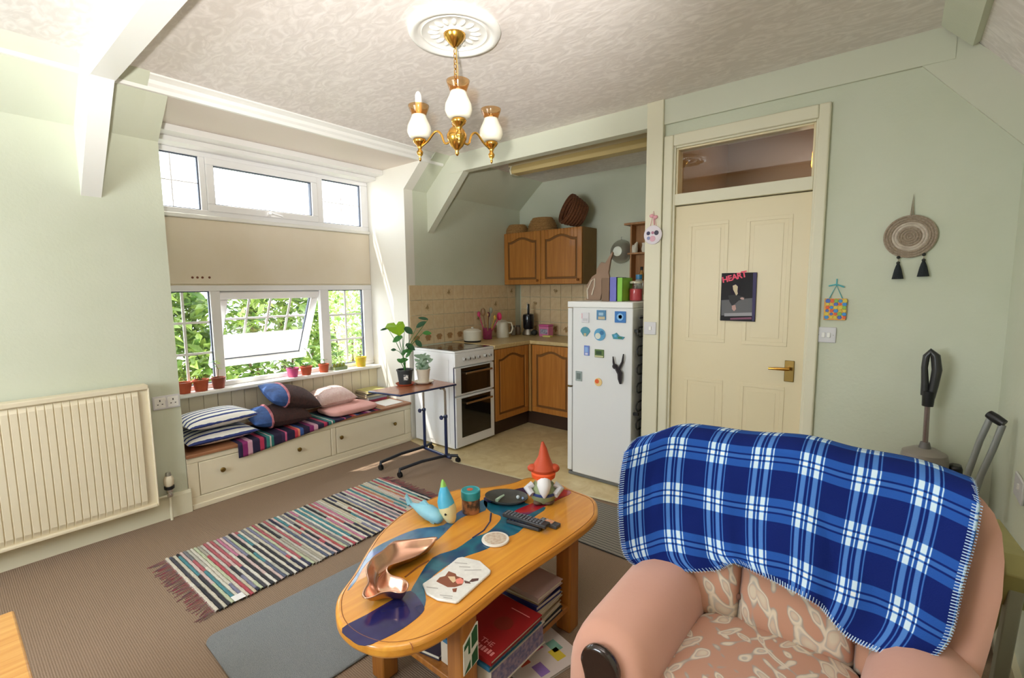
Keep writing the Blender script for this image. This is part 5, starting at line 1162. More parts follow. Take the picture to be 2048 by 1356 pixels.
# ============================================================ OVERBED TABLE WITH PLANTS
OT = .66
ot = thing('overbed_table', 'wheeled overbed table with navy legs and wood-look top', 'table', (.56, 2.45, 0))
tl_, tr_ = atz(735, 782, OT), atz(905, 768, OT); tn_ = atz(800, 790, OT)
tp = [(float(tl_[0]), float(tl_[1])), (float(tn_[0]), float(tn_[1])), (.735, 2.76), (.40, 2.78)]
c_ = np.mean(tp, 0); tpi = [tuple(c_+(np.array(p)-c_)*.965) for p in tp]
te = obj('top_edge', MB().prism(tp, 'z', OT-.016, OT-.001), M_navy, ot, bevel=.008, seg=3)
obj('top_panel', MB().prism(tpi, 'z', OT-.010, OT), wood('overbed_wood', 'b0714c', '96583a', 'y', 5, .35, .3), ot, bevel=.002)
for (px, py) in ((850, 893), (893, 911)):
    b0 = atz(px, py, .06); X, Y = float(b0[0]), float(b0[1])
    obj('lower_tube', MB().tube([(X, Y, .05), (X, Y, .40)], .0135, 12), M_navy, ot, smooth=True)
    ut = obj('upper_tube', MB().tube([(X, Y, .38), (X, Y, OT-.05), (X-.0, Y-.012, OT-.025), (X, Y-.05, OT-.018)], .010, 12), M_chrome, ot, smooth=True)
    kn = obj('clamp_knob', MB().tube([(X, Y-.005, .40), (X-.0, Y-.045, .395)], .006, 8).lathe((X, Y-.04, .396), [(.017, 0), (.020, -.006), (.017, -.014)], 10, 'y'), M_navy, ot, smooth=True)
    obj('tube_collar', MB().lathe((X, Y, .385), [(.016, 0), (.017, .004), (.017, .02), (.012, .026)], 14), M_navy, ut, smooth=True)
bl0, bl1 = np.array(atz(850, 893, .06)), np.array(atz(893, 911, .06))
w0, w1_, w2_ = np.array(atz(762, 940, 0)), np.array(atz(800, 955, 0)), np.array(atz(916, 925, 0))
w3_ = np.array([bl0[0]-.03, bl0[1]+.10, 0])
obj('base_bar', MB().tube([tuple(bl0-np.array([.04, 0, .01])), tuple(bl1+np.array([.05, 0, -.01]))], .013, 12), M_navy, ot, smooth=True)
for a, b, wv in ((bl0, w0, 1), (bl1, w1_, 1)):
    e = b+np.array([0, .0, .065]); md = a*.45+e*.55+np.array([0, 0, .012])
    obj('foot_rail', MB().tube([tuple(a+np.array([0, .03, 0])), tuple(a), tuple(md), tuple(e), tuple(e+np.array([0, 0, -.02]))], .0125, 10), mat('black_tube', '20232c', .4), ot, smooth=True)
obj('foot_rail', MB().tube([tuple(bl1), tuple(w2_+np.array([-.0, 0, .06]))], .0125, 10), MATS['black_tube'], ot, smooth=True)
obj('foot_rail', MB().tube([tuple(bl0), tuple(w3_+np.array([0, 0, .06]))], .0125, 10), MATS['black_tube'], ot, smooth=True)
for w in (w0, w1_, w2_, w3_):
    cst = obj('caster', MB().tube([(w[0], w[1]-.011, .022), (w[0], w[1]-.003, .022)], .022, 14).tube([(w[0], w[1]+.003, .022), (w[0], w[1]+.011, .022)], .022, 14), M_black, ot, smooth=True)
    obj('caster_fork', MB().tube([(w[0], w[1], .02), (w[0], w[1], .055)], .007, 8), M_black, cst, smooth=True)
def leaf(L, W, curl=.15, n=6, heart=False):
    mb = MB()
    for i in range(n+1):
        t = i/n
        w = W*math.sin(PI*min(1, t*.92+.08))**.8 if not heart else W*(1-t)**.55*(1.0 if t > .0 else .8)
        x = L*t; zc_ = -curl*L*t*t
        mb.v += [(x-(.12*L if heart and i == 0 else 0), -w/2, zc_+.12*w), (x, 0, zc_), (x-(.12*L if heart and i == 0 else 0), w/2, zc_+.12*w)]
    for i in range(n): mb.f += [(i*3, i*3+1, i*3+4, i*3+3), (i*3+1, i*3+2, i*3+5, i*3+4)]
    return mb
def place(mb, loc, yaw, pitch, roll=0): return mb.xf(Matrix.Translation(loc) @ Euler((0, 0, yaw)).to_matrix().to_4x4() @ Euler((0, -pitch, 0)).to_matrix().to_4x4() @ Euler((roll, 0, 0)).to_matrix().to_4x4())
def potmesh(c, r0, r1, h, rim=.0, n=26):
    pr_ = [(r0, 0), (r1, h-.012), (r1+rim, h-.012), (r1+rim, h), (r1-.006, h), (r1-.008, h-.012)]
    return MB().lathe(c, pr_, n, cap=False).lathe(c, [(r0, 0), (.001, 0)], n, cap=False)
def soil(c, r): return MB().lathe(c, [(r, 0), (r*.6, .004), (.002, .006)], 20)
q = atz(808, 772, OT); mx0, my0 = float(q[0])-.02, float(q[1])+.03
mo = thing('monstera_plant', 'tall young leafy plant in a dark grey pot on the overbed table', 'plant', (mx0, my0, OT+.002))
obj('saucer', MB().lathe((mx0, my0, OT+.0015), [(.062, 0), (.078, .014), (.080, .018), (.074, .016), (.06, .006), (.002, .006)], 28), M_terra, mo, smooth=True)
pz = OT+.010
pt_ = obj('pot', potmesh((mx0, my0, pz), .050, .066, .125, .004), mat('pot_dark', '35383a', .5), mo, smooth=True, ang=50)
obj('soil', soil((mx0, my0, pz+.108), .058), M_soil, mo, smooth=True)
lv = Vector((-W_[0], -W_[1], 0)).normalized(); rt_ = Vector((R_[0], R_[1], 0)).normalized()
pl = Vector((mx0, my0, pz+.065))+lv*.0618+rt_*.02
obj('pot_label', MB().add([pl+rt_*.018+lv*-.003+Vector((0, 0, .022)), pl-rt_*.018+lv*.0015+Vector((0, 0, .022)), pl-rt_*.018+lv*-.0015+Vector((0, 0, -.022)), pl+rt_*.018+lv*-.006+Vector((0, 0, -.022))], [(0, 1, 2, 3)]), mat('label_paper', 'e6e6e2', .6, '55585a', scale=60, mix=.1), pt_, solid=.001)
MP = Vector((mx0, my0, 0)); 
def ML(px, py):                                 # a point on the plant's own depth for a photo pixel
    d = ray(px, py); t = ((np.array(MP)-C_)@np.array([W_[0], W_[1], 0]))/(d@np.array([W_[0], W_[1], 0])); r = C_+d*t; return Vector(r)
def stem(a, b, r=.004):
    m_ = (a+b)/2+Vector((0, 0, .01)); return MB().tube([a, m_, b], [r, r*.9, r*.6], 6)
root = Vector((mx0, my0, pz+.11))
obj('stalk', MB().tube([root, root+Vector((.004, .0, .03)), ML(806, 712)], [.008, .007, .005], 8), M_leaf2, mo, smooth=True)
def leaf_at(p, dx, dz, L_f, W_f, curl=.15, tilt=.55):
    X = (rt_*dx+Vector((0, 0, dz))).normalized(); N = lv*.85+Vector((0, 0, tilt)); N = (N-X*N.dot(X)).normalized(); Y = N.cross(X)
    return leaf(L_f, W_f, curl).xf(Matrix(((X.x, Y.x, N.x, p.x), (X.y, Y.y, N.y, p.y), (X.z, Y.z, N.z, p.z), (0, 0, 0, 1))))
hub = ML(806, 712)
leaves = [((795, 668), 0, 0, 0, 0, 'f'), ((776, 657), -1, -.15, .07, .022, 'd'), ((809, 655), .8, -.6, .085, .055, 'd'), ((833, 655), .8, .55, .095, .045, 'd'), ((856, 639), -1, .25, .085, .028, 'd'), ((805, 673), -.9, -.4, .10, .055, 'g'), ((812, 688), .75, -.5, .09, .05, 'd'), ((831, 681), .7, -.7, .075, .045, 'd'), ((792, 700), -1, .1, .045, .026, 'd'), ((846, 666), 1, .0, .07, .04, 'g'), ((805, 703), 1, .1, .085, .035, 'g'), ((799, 722), .9, .2, .075, .04, 'g'), ((806, 725), -.8, .5, .06, .035, 'g'), ((812, 715), .6, .8, .07, .03, 'g')]
for (px, py), dx, dz, L_f, W_f, k in leaves:
    t = ML(px, py); m_ = {'f': M_leaf3, 'd': M_leafd, 'g': M_leaf2}[k]
    so = obj('stem', stem(root if py > 705 else hub, t, .0032), M_leaf2, mo, smooth=True)
    if k == 'f':
        mb = MB(); cp_ = [ML(a, b) for a, b in ((770, 655), (775, 647), (788, 645), (792, 650), (797, 643), (806, 643), (810, 652), (808, 664), (799, 672), (785, 666))]
        mid = sum(cp_, Vector())/len(cp_)+lv*.012; mb.v = [tuple(p) for p in cp_]+[tuple(mid)]; mb.f = [(i, (i+1) % 10, 10) for i in range(10)]
        obj('leaf', mb, m_, so)
    else: obj('leaf', leaf_at(t, dx, dz, L_f, W_f), m_, so, smooth=True)
q = atz(845, 768, OT); vx0, vy0 = float(q[0])-.02, float(q[1])+.03
vp = thing('variegated_plant', 'small bushy variegated plant in a cream pot on the overbed table', 'plant', (vx0, vy0, OT+.002))
obj('saucer', MB().lathe((vx0, vy0, OT+.0015), [(.062, 0), (.082, .014), (.084, .018), (.078, .016), (.06, .006), (.002, .006)], 28), mat('saucer_cream', 'e9e1d2', .5), vp, smooth=True)
obj('pot', potmesh((vx0, vy0, OT+.009), .044, .056, .115, .003), mat('pot_cream', 'dcd0bd', .55), vp, smooth=True, ang=50)
obj('soil', soil((vx0, vy0, OT+.108), .050), M_soil, vp, smooth=True)
rd = random.Random(12)
for i in range(64):
    a = rd.uniform(0, 2*PI); r = rd.uniform(.0, .058); h = rd.uniform(.0, .115); p = Vector((vx0+r*math.cos(a), vy0+r*math.sin(a), OT+.118+h))
    obj('leaf', leaf_at(p, math.cos(rd.uniform(0, 6.3)), rd.uniform(-.5, .8), rd.uniform(.035, .052), rd.uniform(.018, .026), .1, rd.uniform(.2, 1)), M_leafv, vp, smooth=True)
sb_ = MB()
for i in range(9): a = i*.7; sb_.tube([(vx0, vy0, OT+.11), (vx0+.03*math.cos(a), vy0+.03*math.sin(a), OT+.19)], .002, 5)
obj('stems', sb_, M_leaf2, vp)
# ============================================================ POTS ON THE SILL
SZ = .7005
def sillpot(label, px, m, r0, r1, h, plant=None, name='flower_pot'):
    p = atz(px, 0, SZ) if False else None
    # on the sill: x fixed by the sill, y from the pixel column
    best = min(np.linspace(1.0, 2.85, 1851), key=lambda y: abs(proj_x(-.508, y, SZ)-px)); y = float(best)
    r0, r1, h = r0*1.18, r1*1.18, h*1.1
    t = thing(name, label, 'plant pot', (-.508, y, SZ), group='pots on the window sill')
    obj('pot', potmesh((-.508, y, SZ), r0, r1, h, .003), m, t, smooth=True, ang=50); obj('soil', soil((-.508, y, SZ+h-.012), r1-.008), M_soil, t, smooth=True)
    if plant: plant(t, Vector((-.508, y, SZ+h-.008)))
    return t
def proj_x(x, y, z):
    d = np.array([x, y, z])-C_; return 1024+F*(d@R_)/(d@W_)
def seedlings(n, h, seed, w=.03, m=None):
    def f(t, c):
        rd = random.Random(seed)
        for i in range(n):
            a = rd.uniform(0, 6.3); r = rd.uniform(0, .022); b = c+Vector((r*math.cos(a), r*math.sin(a), 0)); e = b+Vector((rd.uniform(-.02, .02), rd.uniform(-.02, .02), h*rd.uniform(.6, 1)))
            so = obj('stem', stem(b, e, .0018), M_leaf2, t); obj('leaf', place(leaf(w, w*.5), e, a, .3), m or M_leaf2, so, smooth=True); obj('leaf', place(leaf(w, w*.5), e, a+PI, .3), m or M_leaf2, so, smooth=True)
    return f
def tall(t, c):
    rd = random.Random(5); e = c+Vector((.0, -.02, .13)); so = obj('stem', MB().tube([c, c+Vector((.004, .004, .07)), e], .0025, 6), mat('stem_brown', '7a6a4a', .8), t)
    for k, (dz, a, L_f) in enumerate(((.13, 2.2, .06), (.13, 5.2, .06), (.12, .4, .05), (.09, 3.5, .05), (.075, .9, .045), (.14, 4.2, .05))): obj('leaf', place(leaf(L_f, L_f*.45), c+Vector((0, -.015*dz/.13, dz)), a, .1), M_leaf2 if k % 2 else M_leaf3, so, smooth=True)
sillpot('leftmost terracotta pot on the sill, bare soil', 369, M_terra, .032, .043, .075)
sillpot('second terracotta pot from the left on the sill, low seedlings', 403, M_terra, .034, .044, .080, seedlings(7, .05, 2, .03, M_leaf3))
sillpot('third pot from the left on the sill, holding a tall stem', 438, mat('pot_brown', '9a4a33', .7, '83402c', scale=12), .032, .040, .078, tall)
sillpot('bright pink pot on the sill in front of the open sash', 586, mat('pot_pink', 'd8479a', .4, 'c05a6a', scale=9), .032, .042, .072, seedlings(6, .03, 7, .035))
sillpot('terracotta pot right beside the pink pot on the sill', 613, M_terra, .031, .042, .070, seedlings(5, .03, 8, .035))
sillpot('terracotta pot with one green seedling by the right mullion', 648, M_terra, .030, .038, .070, seedlings(3, .05, 9, .04))
sillpot('yellow decorated pot at the right end of the sill', 722, mat('pot_yellow', 'e2d22a', .4, 'd8a83a', scale=14, mix=.3), .036, .045, .088, seedlings(2, .02, 11, .03))
yj = min(np.linspace(1.0, 2.85, 1851), key=lambda y: abs(proj_x(-.508, y, SZ)-680)); yj = float(yj)
cj = thing('cactus_tray', 'clear shallow tray of small green cacti on the sill', 'plant', (-.525, yj, SZ), group='pots on the window sill')
obj('tray', MB().box(-.565, -.485, yj-.065, yj+.065, SZ, SZ+.004).box(-.565, -.562, yj-.065, yj+.065, SZ+.004, SZ+.03).box(-.488, -.485, yj-.065, yj+.065, SZ+.004, SZ+.03).box(-.562, -.488, yj-.065, yj-.062, SZ+.004, SZ+.03).box(-.562, -.488, yj+.062, yj+.065, SZ+.004, SZ+.03), mat('tray_green', 'a8b98a', .2, trans=.4), cj)
for k, dy in enumerate((-.045, -.015, .015, .045)): obj('cactus', MB().ell((-.525+.008*(k % 2), yj+dy, SZ+.034), (.016, .015, .031), 10, 8), mat('cactus_green', '7d9138', .7, 'a5a648', scale=50), cj, smooth=True)

# ============================================================ KITCHEN SMALL THINGS
KZ = .9105
def ky(px, py, x): return float(atx(px, py, x)[1])
x, y = .20, ky(945, 672, .20)
sc = thing('slow_cooker', 'cream round cooking pot with lid on the worktop by the cooker', 'pot', (x, y, KZ))
obj('base', MB().lathe((x, y, KZ), [(.085, 0), (.088, .008), (.09, .016)], 30), M_dark, sc, smooth=True)
obj('body', MB().lathe((x, y, KZ+.016), [(.088, 0), (.092, .01), (.094, .09), (.09, .094)], 30), mat('pot_enamel', 'e2dccb', .3), sc, smooth=True)
ld = obj('lid', MB().lathe((x, y, KZ+.11), [(.092, 0), (.09, .006), (.06, .02), (.02, .026)], 30), mat('lid_cream', 'eae6da', .3), sc, smooth=True)
obj('lid_knob', MB().lathe((x, y, KZ+.136), [(.008, 0), (.014, .008), (.01, .016)], 14), MATS['lid_cream'], ld, smooth=True)
x, y = .16, ky(975, 665, .16)
uh = thing('utensil_holder', 'pink utensil holder stuffed with spoons and spatulas', 'holder', (x, y, KZ))
obj('jar', MB().lathe((x, y, KZ), [(.045, 0), (.05, .004), (.052, .12), (.047, .12), (.045, .01)], 22), mat('holder_magenta', 'b03a6e', .4, '7a2a50', scale=20), uh, smooth=True)
for k, (a, t, L_u, c, hd_) in enumerate(((2.2, .45, .25, '5a1438', .02), (1.0, .5, .24, 'd8336e', .03), (.2, .35, .22, 'c9a23a', .016), (3.6, .3, .25, 'c83a6a', .02), (4.8, .2, .27, '8a6a4a', .03), (5.5, .4, .26, 'b08a5a', .012), (1.6, .15, .28, '9a9a8a', .022))):
    e = Vector((math.cos(a)*math.sin(t), math.sin(a)*math.sin(t), math.cos(t))); b = Vector((x, y, KZ+.03))+Vector((.02*math.cos(a), .02*math.sin(a), 0)); m_ = mat('utensil_'+c, c, .45)
    tp_ = b+e*L_u; obj('utensil', MB().tube([b, b+e*L_u*.8, tp_], [.005, .005, .006], 7).ell(tp_, (hd_, hd_*.8, hd_*1.5), 10, 7), m_, uh, smooth=True)
x, y = .17, ky(1005, 662, .17)
kt = thing('kettle', 'cream jug kettle with looped handle on the worktop', 'kettle', (x, y, KZ))
M_ket = mat('kettle_cream', 'd9d3bf', .35)
obj('body', MB().lathe((x, y, KZ), [(.07, 0), (.073, .01), (.066, .10), (.058, .17), (.045, .18)], 26), M_ket, kt, smooth=True)
obj('lid', MB().lathe((x, y, KZ+.18), [(.045, 0), (.04, .012), (.01, .018)], 20), M_ket, kt, smooth=True)
hx = Vector((R_[0], R_[1], 0)).normalized()
bc = Vector((x, y, KZ))
obj('handle', MB().tube([bc+hx*.055+Vector((0, 0, .165)), bc+hx*.10+Vector((0, 0, .16)), bc+hx*.115+Vector((0, 0, .10)), bc+hx*.095+Vector((0, 0, .05)), bc+hx*.065+Vector((0, 0, .045))], .009, 10), M_ket, kt, smooth=True)
obj('spout', MB().tube([bc-hx*.05+Vector((0, 0, .14)), bc-hx*.08+Vector((0, 0, .165))], [.02, .012], 10), M_ket, kt, smooth=True)
for k, (px, lb) in enumerate(((1026, 'grey spice jar next to the kettle'), (1036, 'brown lidded spice jar nearer the blender'))):
    x, y = .12, ky(px, 660, .12); sj = thing('spice_jar', lb, 'jar', (x, y, KZ), group='spice jars')
    obj('glass', MB().lathe((x, y, KZ), [(.028, 0), (.03, .005), (.03, .08), (.024, .09)], 18), mat('jar_%d' % k, ('9a9488', '8a7460')[k], .2), sj, smooth=True); obj('lid', MB().lathe((x, y, KZ+.09), [(.026, 0), (.026, .02)], 18), mat('jarlid', '6e6a66', .4), sj)
x, y = .17, 4.40
p = aty(1057, 655, y); x = float(p[0])
bn = thing('blender', 'black upright cup blender on a silver base', 'blender', (x, y, KZ))
obj('base', MB().lathe((x, y, KZ), [(.07, 0), (.075, .01), (.06, .05), (.05, .07)], 26), M_steel, bn, smooth=True)
obj('cup', MB().lathe((x, y, KZ+.07), [(.052, 0), (.062, .02), (.066, .15), (.06, .17), (.03, .18)], 26), mat('blender_black', '15161c', .15), bn, smooth=True)
obj('side_motor', MB().ell((x+.10, y-.02, KZ+.035), (.04, .035, .034), 14, 8), M_dark, bn, smooth=True)
obj('handle', MB().box(x-.008, x+.012, y-.01, y+.01, KZ+.25, KZ+.36), M_black, bn, bevel=.004)
obj('clip', MB().box(x-.018, x-.010, y-.008, y+.008, KZ+.25, KZ+.375), M_chrome, bn, bevel=.002)
p = aty(1092, 660, 4.38); x = float(p[0]); y = 4.38
pt2 = thing('pink_tin', 'square pink storage tin with grey printed front on the worktop', 'tin', (x, y, KZ))
obj('body', MB().box(x-.065, x+.065, y-.05, y+.05, KZ, KZ+.115), mat('tin_pink', 'd87aa8', .35), pt2, bevel=.008)
obj('front_print', MB().box(x-.045, x+.055, y-.0515, y-.05, KZ+.03, KZ+.085), mat('tin_print', 'b9b6c4', .4, '7a7890', scale=45, mix=.2), pt2)
obj('lid', MB().box(x-.067, x+.067, y-.052, y+.052, KZ+.115, KZ+.135), mat('tin_lid', 'd660a0', .35), pt2, bevel=.006)
sg_ = obj('dish_sponge', MB().box(.52, .62, 4.30, 4.36, KZ, KZ+.018), mat('sponge', 'd8d27a', .9), bevel=.004); tag(sg_, 'flat yellow sponge on the worktop corner', 'sponge')
# baskets on the wall cabinet
def wick(name, a, b): return mat(name, a, .7, b, scale=70, mix=.3, stretch=(1, 1, 3), bump=.8, bscale=120)
M_wk1 = wick('wicker_pale', 'c79a5f', '9c6f3c'); M_wk2 = wick('wicker_brown', '8a5430', '5e341c')
def basket(name, label, c, rx, ry, h, m, n=30, tilt=None, inv=False):
    t = thing(name, label, 'basket', c, tilt or (0, 0, 0), group='baskets on the wall cabinet')
    for k in range(6):
        z0 = h*k/6; f = lambda z: (.72+.28*(z/h)**.7) if not inv else (1-.45*(z/h)**2)
        pts = [(rx*f(z0)*math.cos(2*PI*i/n)*(1+.01*(-1)**(i+k)), ry*f(z0)*math.sin(2*PI*i/n)*(1+.01*(-1)**(i+k)), z0+.01) for i in range(n)]
        obj('weave_row', MB().tube(pts, h/6*.62, 6, closed=True), m, t, local=True, smooth=True)
    obj('base', MB().lathe((0, 0, .0012 if not inv else h*.93), [(rx*(.72 if not inv else .58), 0), (rx*(.72 if not inv else .58), .006)], n), m, t, local=True)
    if not inv: obj('rim', MB().tube([(rx*1.02*math.cos(2*PI*i/n), ry*1.02*math.sin(2*PI*i/n), h) for i in range(n)], .008, 8, closed=True), m, t, local=True, smooth=True)
    return t
def cbx(px): return float(aty(px, 455, 4.42)[0])
CT = 2.078
basket('shallow_basket', 'small shallow upturned pale basket at the left of the cabinet top', (cbx(1033)+.01, 4.42, CT), .14, .12, .10, M_wk1, inv=True)
basket('shallow_basket', 'larger upturned pale basket in the middle of the cabinet top', (cbx(1085), 4.42, CT), .165, .13, .15, M_wk1, inv=True)
br_ = basket('tilted_basket', 'deep brown basket lying tilted on its side on the cabinet top', (cbx(1160)+.02, 4.43, CT+.125), .15, .15, .19, M_wk2, tilt=(math.radians(68), 0, math.radians(-36)))
# wall shelf, colander, things over the fridge
M_shf = wood('shelf_wood', 'b98553', 'a06c3c', 'z', 5)
wsx0 = 1.462
sh = thing('wall_shelf', 'small wooden wall shelf beside the hanging colander', 'shelf', (1.6, 4.5, 1.38))
obj('back_board', MB().box(wsx0+.02, 1.80, K-.02, K-.008, 1.38, 2.06), M_shf, sh)
obj('side_board', MB().box(wsx0+.02, wsx0+.034, 4.45, K-.02, 1.38, 2.06), M_shf, sh)
obj('top_board', MB().box(wsx0-.03, 1.82, 4.41, K-.008, 2.06, 2.08), M_shf, sh, bevel=.003)
for z in (1.775, 1.50): obj('shelf_board', MB().box(wsx0, 1.80, 4.43, K-.02, z, z+.016), M_shf, sh, bevel=.002)
bx_ = float(aty(1272, 500, 4.48)[0])
bd_ = thing('bird_ornament', 'cream pottery bird on the small wall shelf', 'ornament', (bx_, 4.48, 1.792))
obj('body', MB().tube([(bx_-.015, 4.48, 1.7925), (bx_-.012, 4.48, 1.83), (bx_, 4.48, 1.87), (bx_+.012, 4.48, 1.895)], [.03, .032, .018, .008], 12), mat('bird_cream', 'e3dac8', .5), bd_, smooth=True)
obj('wing', MB().ell((bx_-.02, 4.455, 1.84), (.012, .006, .03), 10, 8), MATS['bird_cream'], bd_, smooth=True)
jx = float(aty(1285, 500, 4.48)[0]); jg = thing('small_jug', 'small white jug on the wall shelf next to the bird', 'jug', (jx+.02, 4.48, 1.792))
obj('body', MB().lathe((jx+.02, 4.48, 1.7925), [(.022, 0), (.03, .03), (.022, .07), (.026, .09)], 16), MATS['bird_cream'], jg, smooth=True)
obj('handle', MB().tube([(jx+.045, 4.48, 1.82), (jx+.065, 4.48, 1.84), (jx+.042, 4.48, 1.87)], .005, 8), MATS['bird_cream'], jg, smooth=True)
bo_x = float(aty(1283, 550, 4.48)[0])
bo = thing('small_bottle', 'small amber bottle with dark cap on the lower wall shelf', 'bottle', (bo_x, 4.48, 1.517))
obj('glass', MB().lathe((bo_x, 4.48, 1.5175), [(.022, 0), (.024, .01), (.024, .07), (.010, .09), (.010, .10)], 16), mat('amber_bottle', 'b98a4a', .2), bo, smooth=True)
obj('cap', MB().lathe((bo_x, 4.48, 1.6175), [(.013, 0), (.013, .035)], 12), M_dark, bo)
p = aty(1240, 503, 4.53); cx_, cz_ = float(p[0]), float(p[2])
cl_ = thing('colander', 'round steel colander hanging on the kitchen wall', 'colander', (cx_, K-.03, cz_-.12))
obj('bowl', MB().lathe((cx_, K-.008, cz_), [(.105, -.001), (.118, -.006), (.12, -.012), (.11, -.03), (.085, -.07), (.05, -.095), (.048, -.09), (.08, -.064), (.10, -.02)], 36, 'y', cap=False), mat('steel_dull', 'b9bab0', .35, metal=.7), cl_, smooth=True, ang=80)
obj('base_plate', MB().lathe((cx_, K-.095, cz_), [(.05, 0), (.05, -.004), (.03, -.006)], 28, 'y'), mat('steel_pale', 'c2c3b8', .35, metal=.8), cl_, smooth=True)
obj('hook', MB().tube([(cx_, K-.004, cz_+.15), (cx_, K-.02, cz_+.14), (cx_, K-.015, cz_+.115)], .003, 6), M_steel, cl_)
FT = fh+.0006
def ft(px): return float(atz(px, 602, fh)[0])
wcx = .0
M_ply = mat('cut_ply', '9d8069', .6, '8e705a', scale=8)
def wp_(px, py): q = aty(px, py, 3.37); return (float(q[0]), float(q[2]))
pts = [wp_(*a) for a in ((1172,601),(1176,580),(1172,572),(1184,553),(1193,547),(1192,540),(1202,524),(1210,526),(1224,503),(1226,506),(1221,520),(1217,545),(1219,556),(1205,580),(1200,601))]
pts = [(a, max(b, FT)) for a, b in pts]
wf_ = thing('wooden_cutout', 'brown wooden animal cut-out leaning on top of the fridge', 'ornament', (pts[0][0]+.08, 3.38, FT))
obj('silhouette', MB().prism(pts, 'y', 3.37, 3.39), M_ply, wf_, bevel=.003)
obj('edge_loop', MB().tube([(a, 3.368, b) for a, b in (wp_(1176,598), wp_(1175,580), wp_(1183,562), wp_(1190,557), wp_(1189,572), wp_(1184,590))], .006, 8), mat('pale_edge', 'd9ccb8', .6), wf_, smooth=True)
def stand_book(label, px0, px1, h, c, y0=3.17, y1=3.33):
    a, b = ft(px0), ft(px1); 
    q0 = float(aty(px0, 602, y0)[0]); q1 = float(aty(px1, 602, y0)[0]); w = max(.012, q1-q0-.002)
    t = thing('book', label, 'book', ((q0+q1)/2, (y0+y1)/2, FT), group='books on the fridge'); m_ = mat('cover_'+c, c, .4); x0 = q0
    obj('cover', MB().box(x0, x0+.002, y0, y1, FT, FT+h).box(x0+w-.002, x0+w, y0, y1, FT, FT+h).box(x0, x0+w, y0, y0+.002, FT, FT+h), m_, t); obj('pages', MB().box(x0+.002, x0+w-.002, y0+.002, y1-.004, FT+.003, FT+h-.003), M_paper, t)
stand_book('brown book standing left of the purple one on the fridge', 1203, 1219, .17, '7d6048')
stand_book('violet book standing on top of the fridge', 1219, 1233, .175, '7273c6')
stand_book('bright green book standing on top of the fridge', 1234, 1245, .17, '86c43e')
q = atz(1263, 602, FT); jx, jy = float(q[0])+.020, float(q[1])+.03
jr = thing('glass_jar', 'clip-top glass jar of red contents on the fridge', 'jar', (jx, jy, FT))
obj('contents', MB().lathe((jx, jy, FT+.0035), [(.044, 0), (.046, .01), (.046, .085)], 24), mat('jar_red', 'cf4a54', .4), jr, smooth=True)
obj('glass', MB().lathe((jx, jy, FT), [(.046, 0), (.05, .006), (.05, .10), (.043, .118), (.046, .128)], 24, cap=False), glassmat('jar_glass', (.95, .95, .93)), jr, smooth=True)
obj('lid', MB().lathe((jx, jy, FT+.128), [(.047, 0), (.047, .012), (.04, .016)], 24), mat('jar_lid', 'd6cdb4', .3), jr, smooth=True)
obj('clip', MB().tube([(jx-.05, jy, FT+.10), (jx-.052, jy, FT+.13), (jx, jy-.05, FT+.132), (jx+.052, jy, FT+.13), (jx+.05, jy, FT+.10)], .002, 6), M_steel, jr)
q = atz(1282, 602, FT); gx2, gy2 = float(q[0])+.022, float(q[1])+.05
gb = thing('small_bottle', 'small dark green bottle behind the jar on the fridge', 'bottle', (gx2, gy2, FT))
obj('glass', MB().lathe((gx2, gy2, FT), [(.018, 0), (.02, .006), (.02, .07), (.009, .09), (.009, .11)], 14), mat('bottle_green', '2f6a3a', .2), gb, smooth=True); obj('cap', MB().lathe((gx2, gy2, FT+.11), [(.011, 0), (.011, .02)], 12), mat('cap_red', 'c83a3a', .4), gb)
q = atz(1262, 602, FT); bx2, by2 = float(q[0])-.02, 3.44
bt_ = thing('spray_can', 'blue-topped tin standing behind the jar on the fridge', 'tin', (bx2, by2, FT)); obj('can', MB().lathe((bx2, by2, FT), [(.03, 0), (.032, .004), (.032, .14), (.02, .16)], 18), mat('can_grey', 'b9bdb8', .3), bt_, smooth=True); obj('cap', MB().lathe((bx2, by2, FT+.16), [(.024, 0), (.024, .035)], 16), mat('cap_blue', '3f86b4', .4), bt_)
# ============================================================ ON THE WALLS
def plate(name, label, cat, axis, c, w, h, wall, m=None):
    t = thing(name, label, cat, c)
    if axis == 'y': obj('plate', MB().box(c[0]-w/2, c[0]+w/2, c[1]-.009, c[1], c[2]-h/2, c[2]+h/2), m or mat('plate_white', 'd8d6d8', .3), t, bevel=.003)
    else: obj('plate', MB().box(c[0], c[0]+.009*wall, c[1]-w/2, c[1]+w/2, c[2]-h/2, c[2]+h/2) if wall > 0 else MB().box(c[0]-.009, c[0], c[1]-w/2, c[1]+w/2, c[2]-h/2, c[2]+h/2), m or mat('plate_white', 'd8d6d8', .3), t, bevel=.003)
    return t
s1 = plate('light_switch', 'white double light switch right of the door', 'switch', 'y', (3.281, D, 1.182), .093, .086, 1)
for dx in (-.012, .012): obj('rocker', MB().box(3.281+dx-.008, 3.281+dx+.008, D-.015, D-.009, 1.168, 1.196), M_white, s1, bevel=.002)
for dx in (-.034, .034): obj('screw', MB().lathe((3.281+dx, D-.009, 1.182), [(.003, 0), (.003, -.001)], 8, 'y'), M_steel, s1)
s2 = plate('light_switch', 'white single light switch on the post by the fridge', 'switch', 'y', (2.276, 3.105, 1.175), .086, .086, 1)
obj('rocker', MB().box(2.27, 2.288, 3.09, 3.096, 1.162, 1.188), M_white, s2, bevel=.002)
s3 = plate('wall_socket', 'white double wall socket between radiator and window seat', 'socket', 'x', (0, .908, .757), .146, .086, 1)
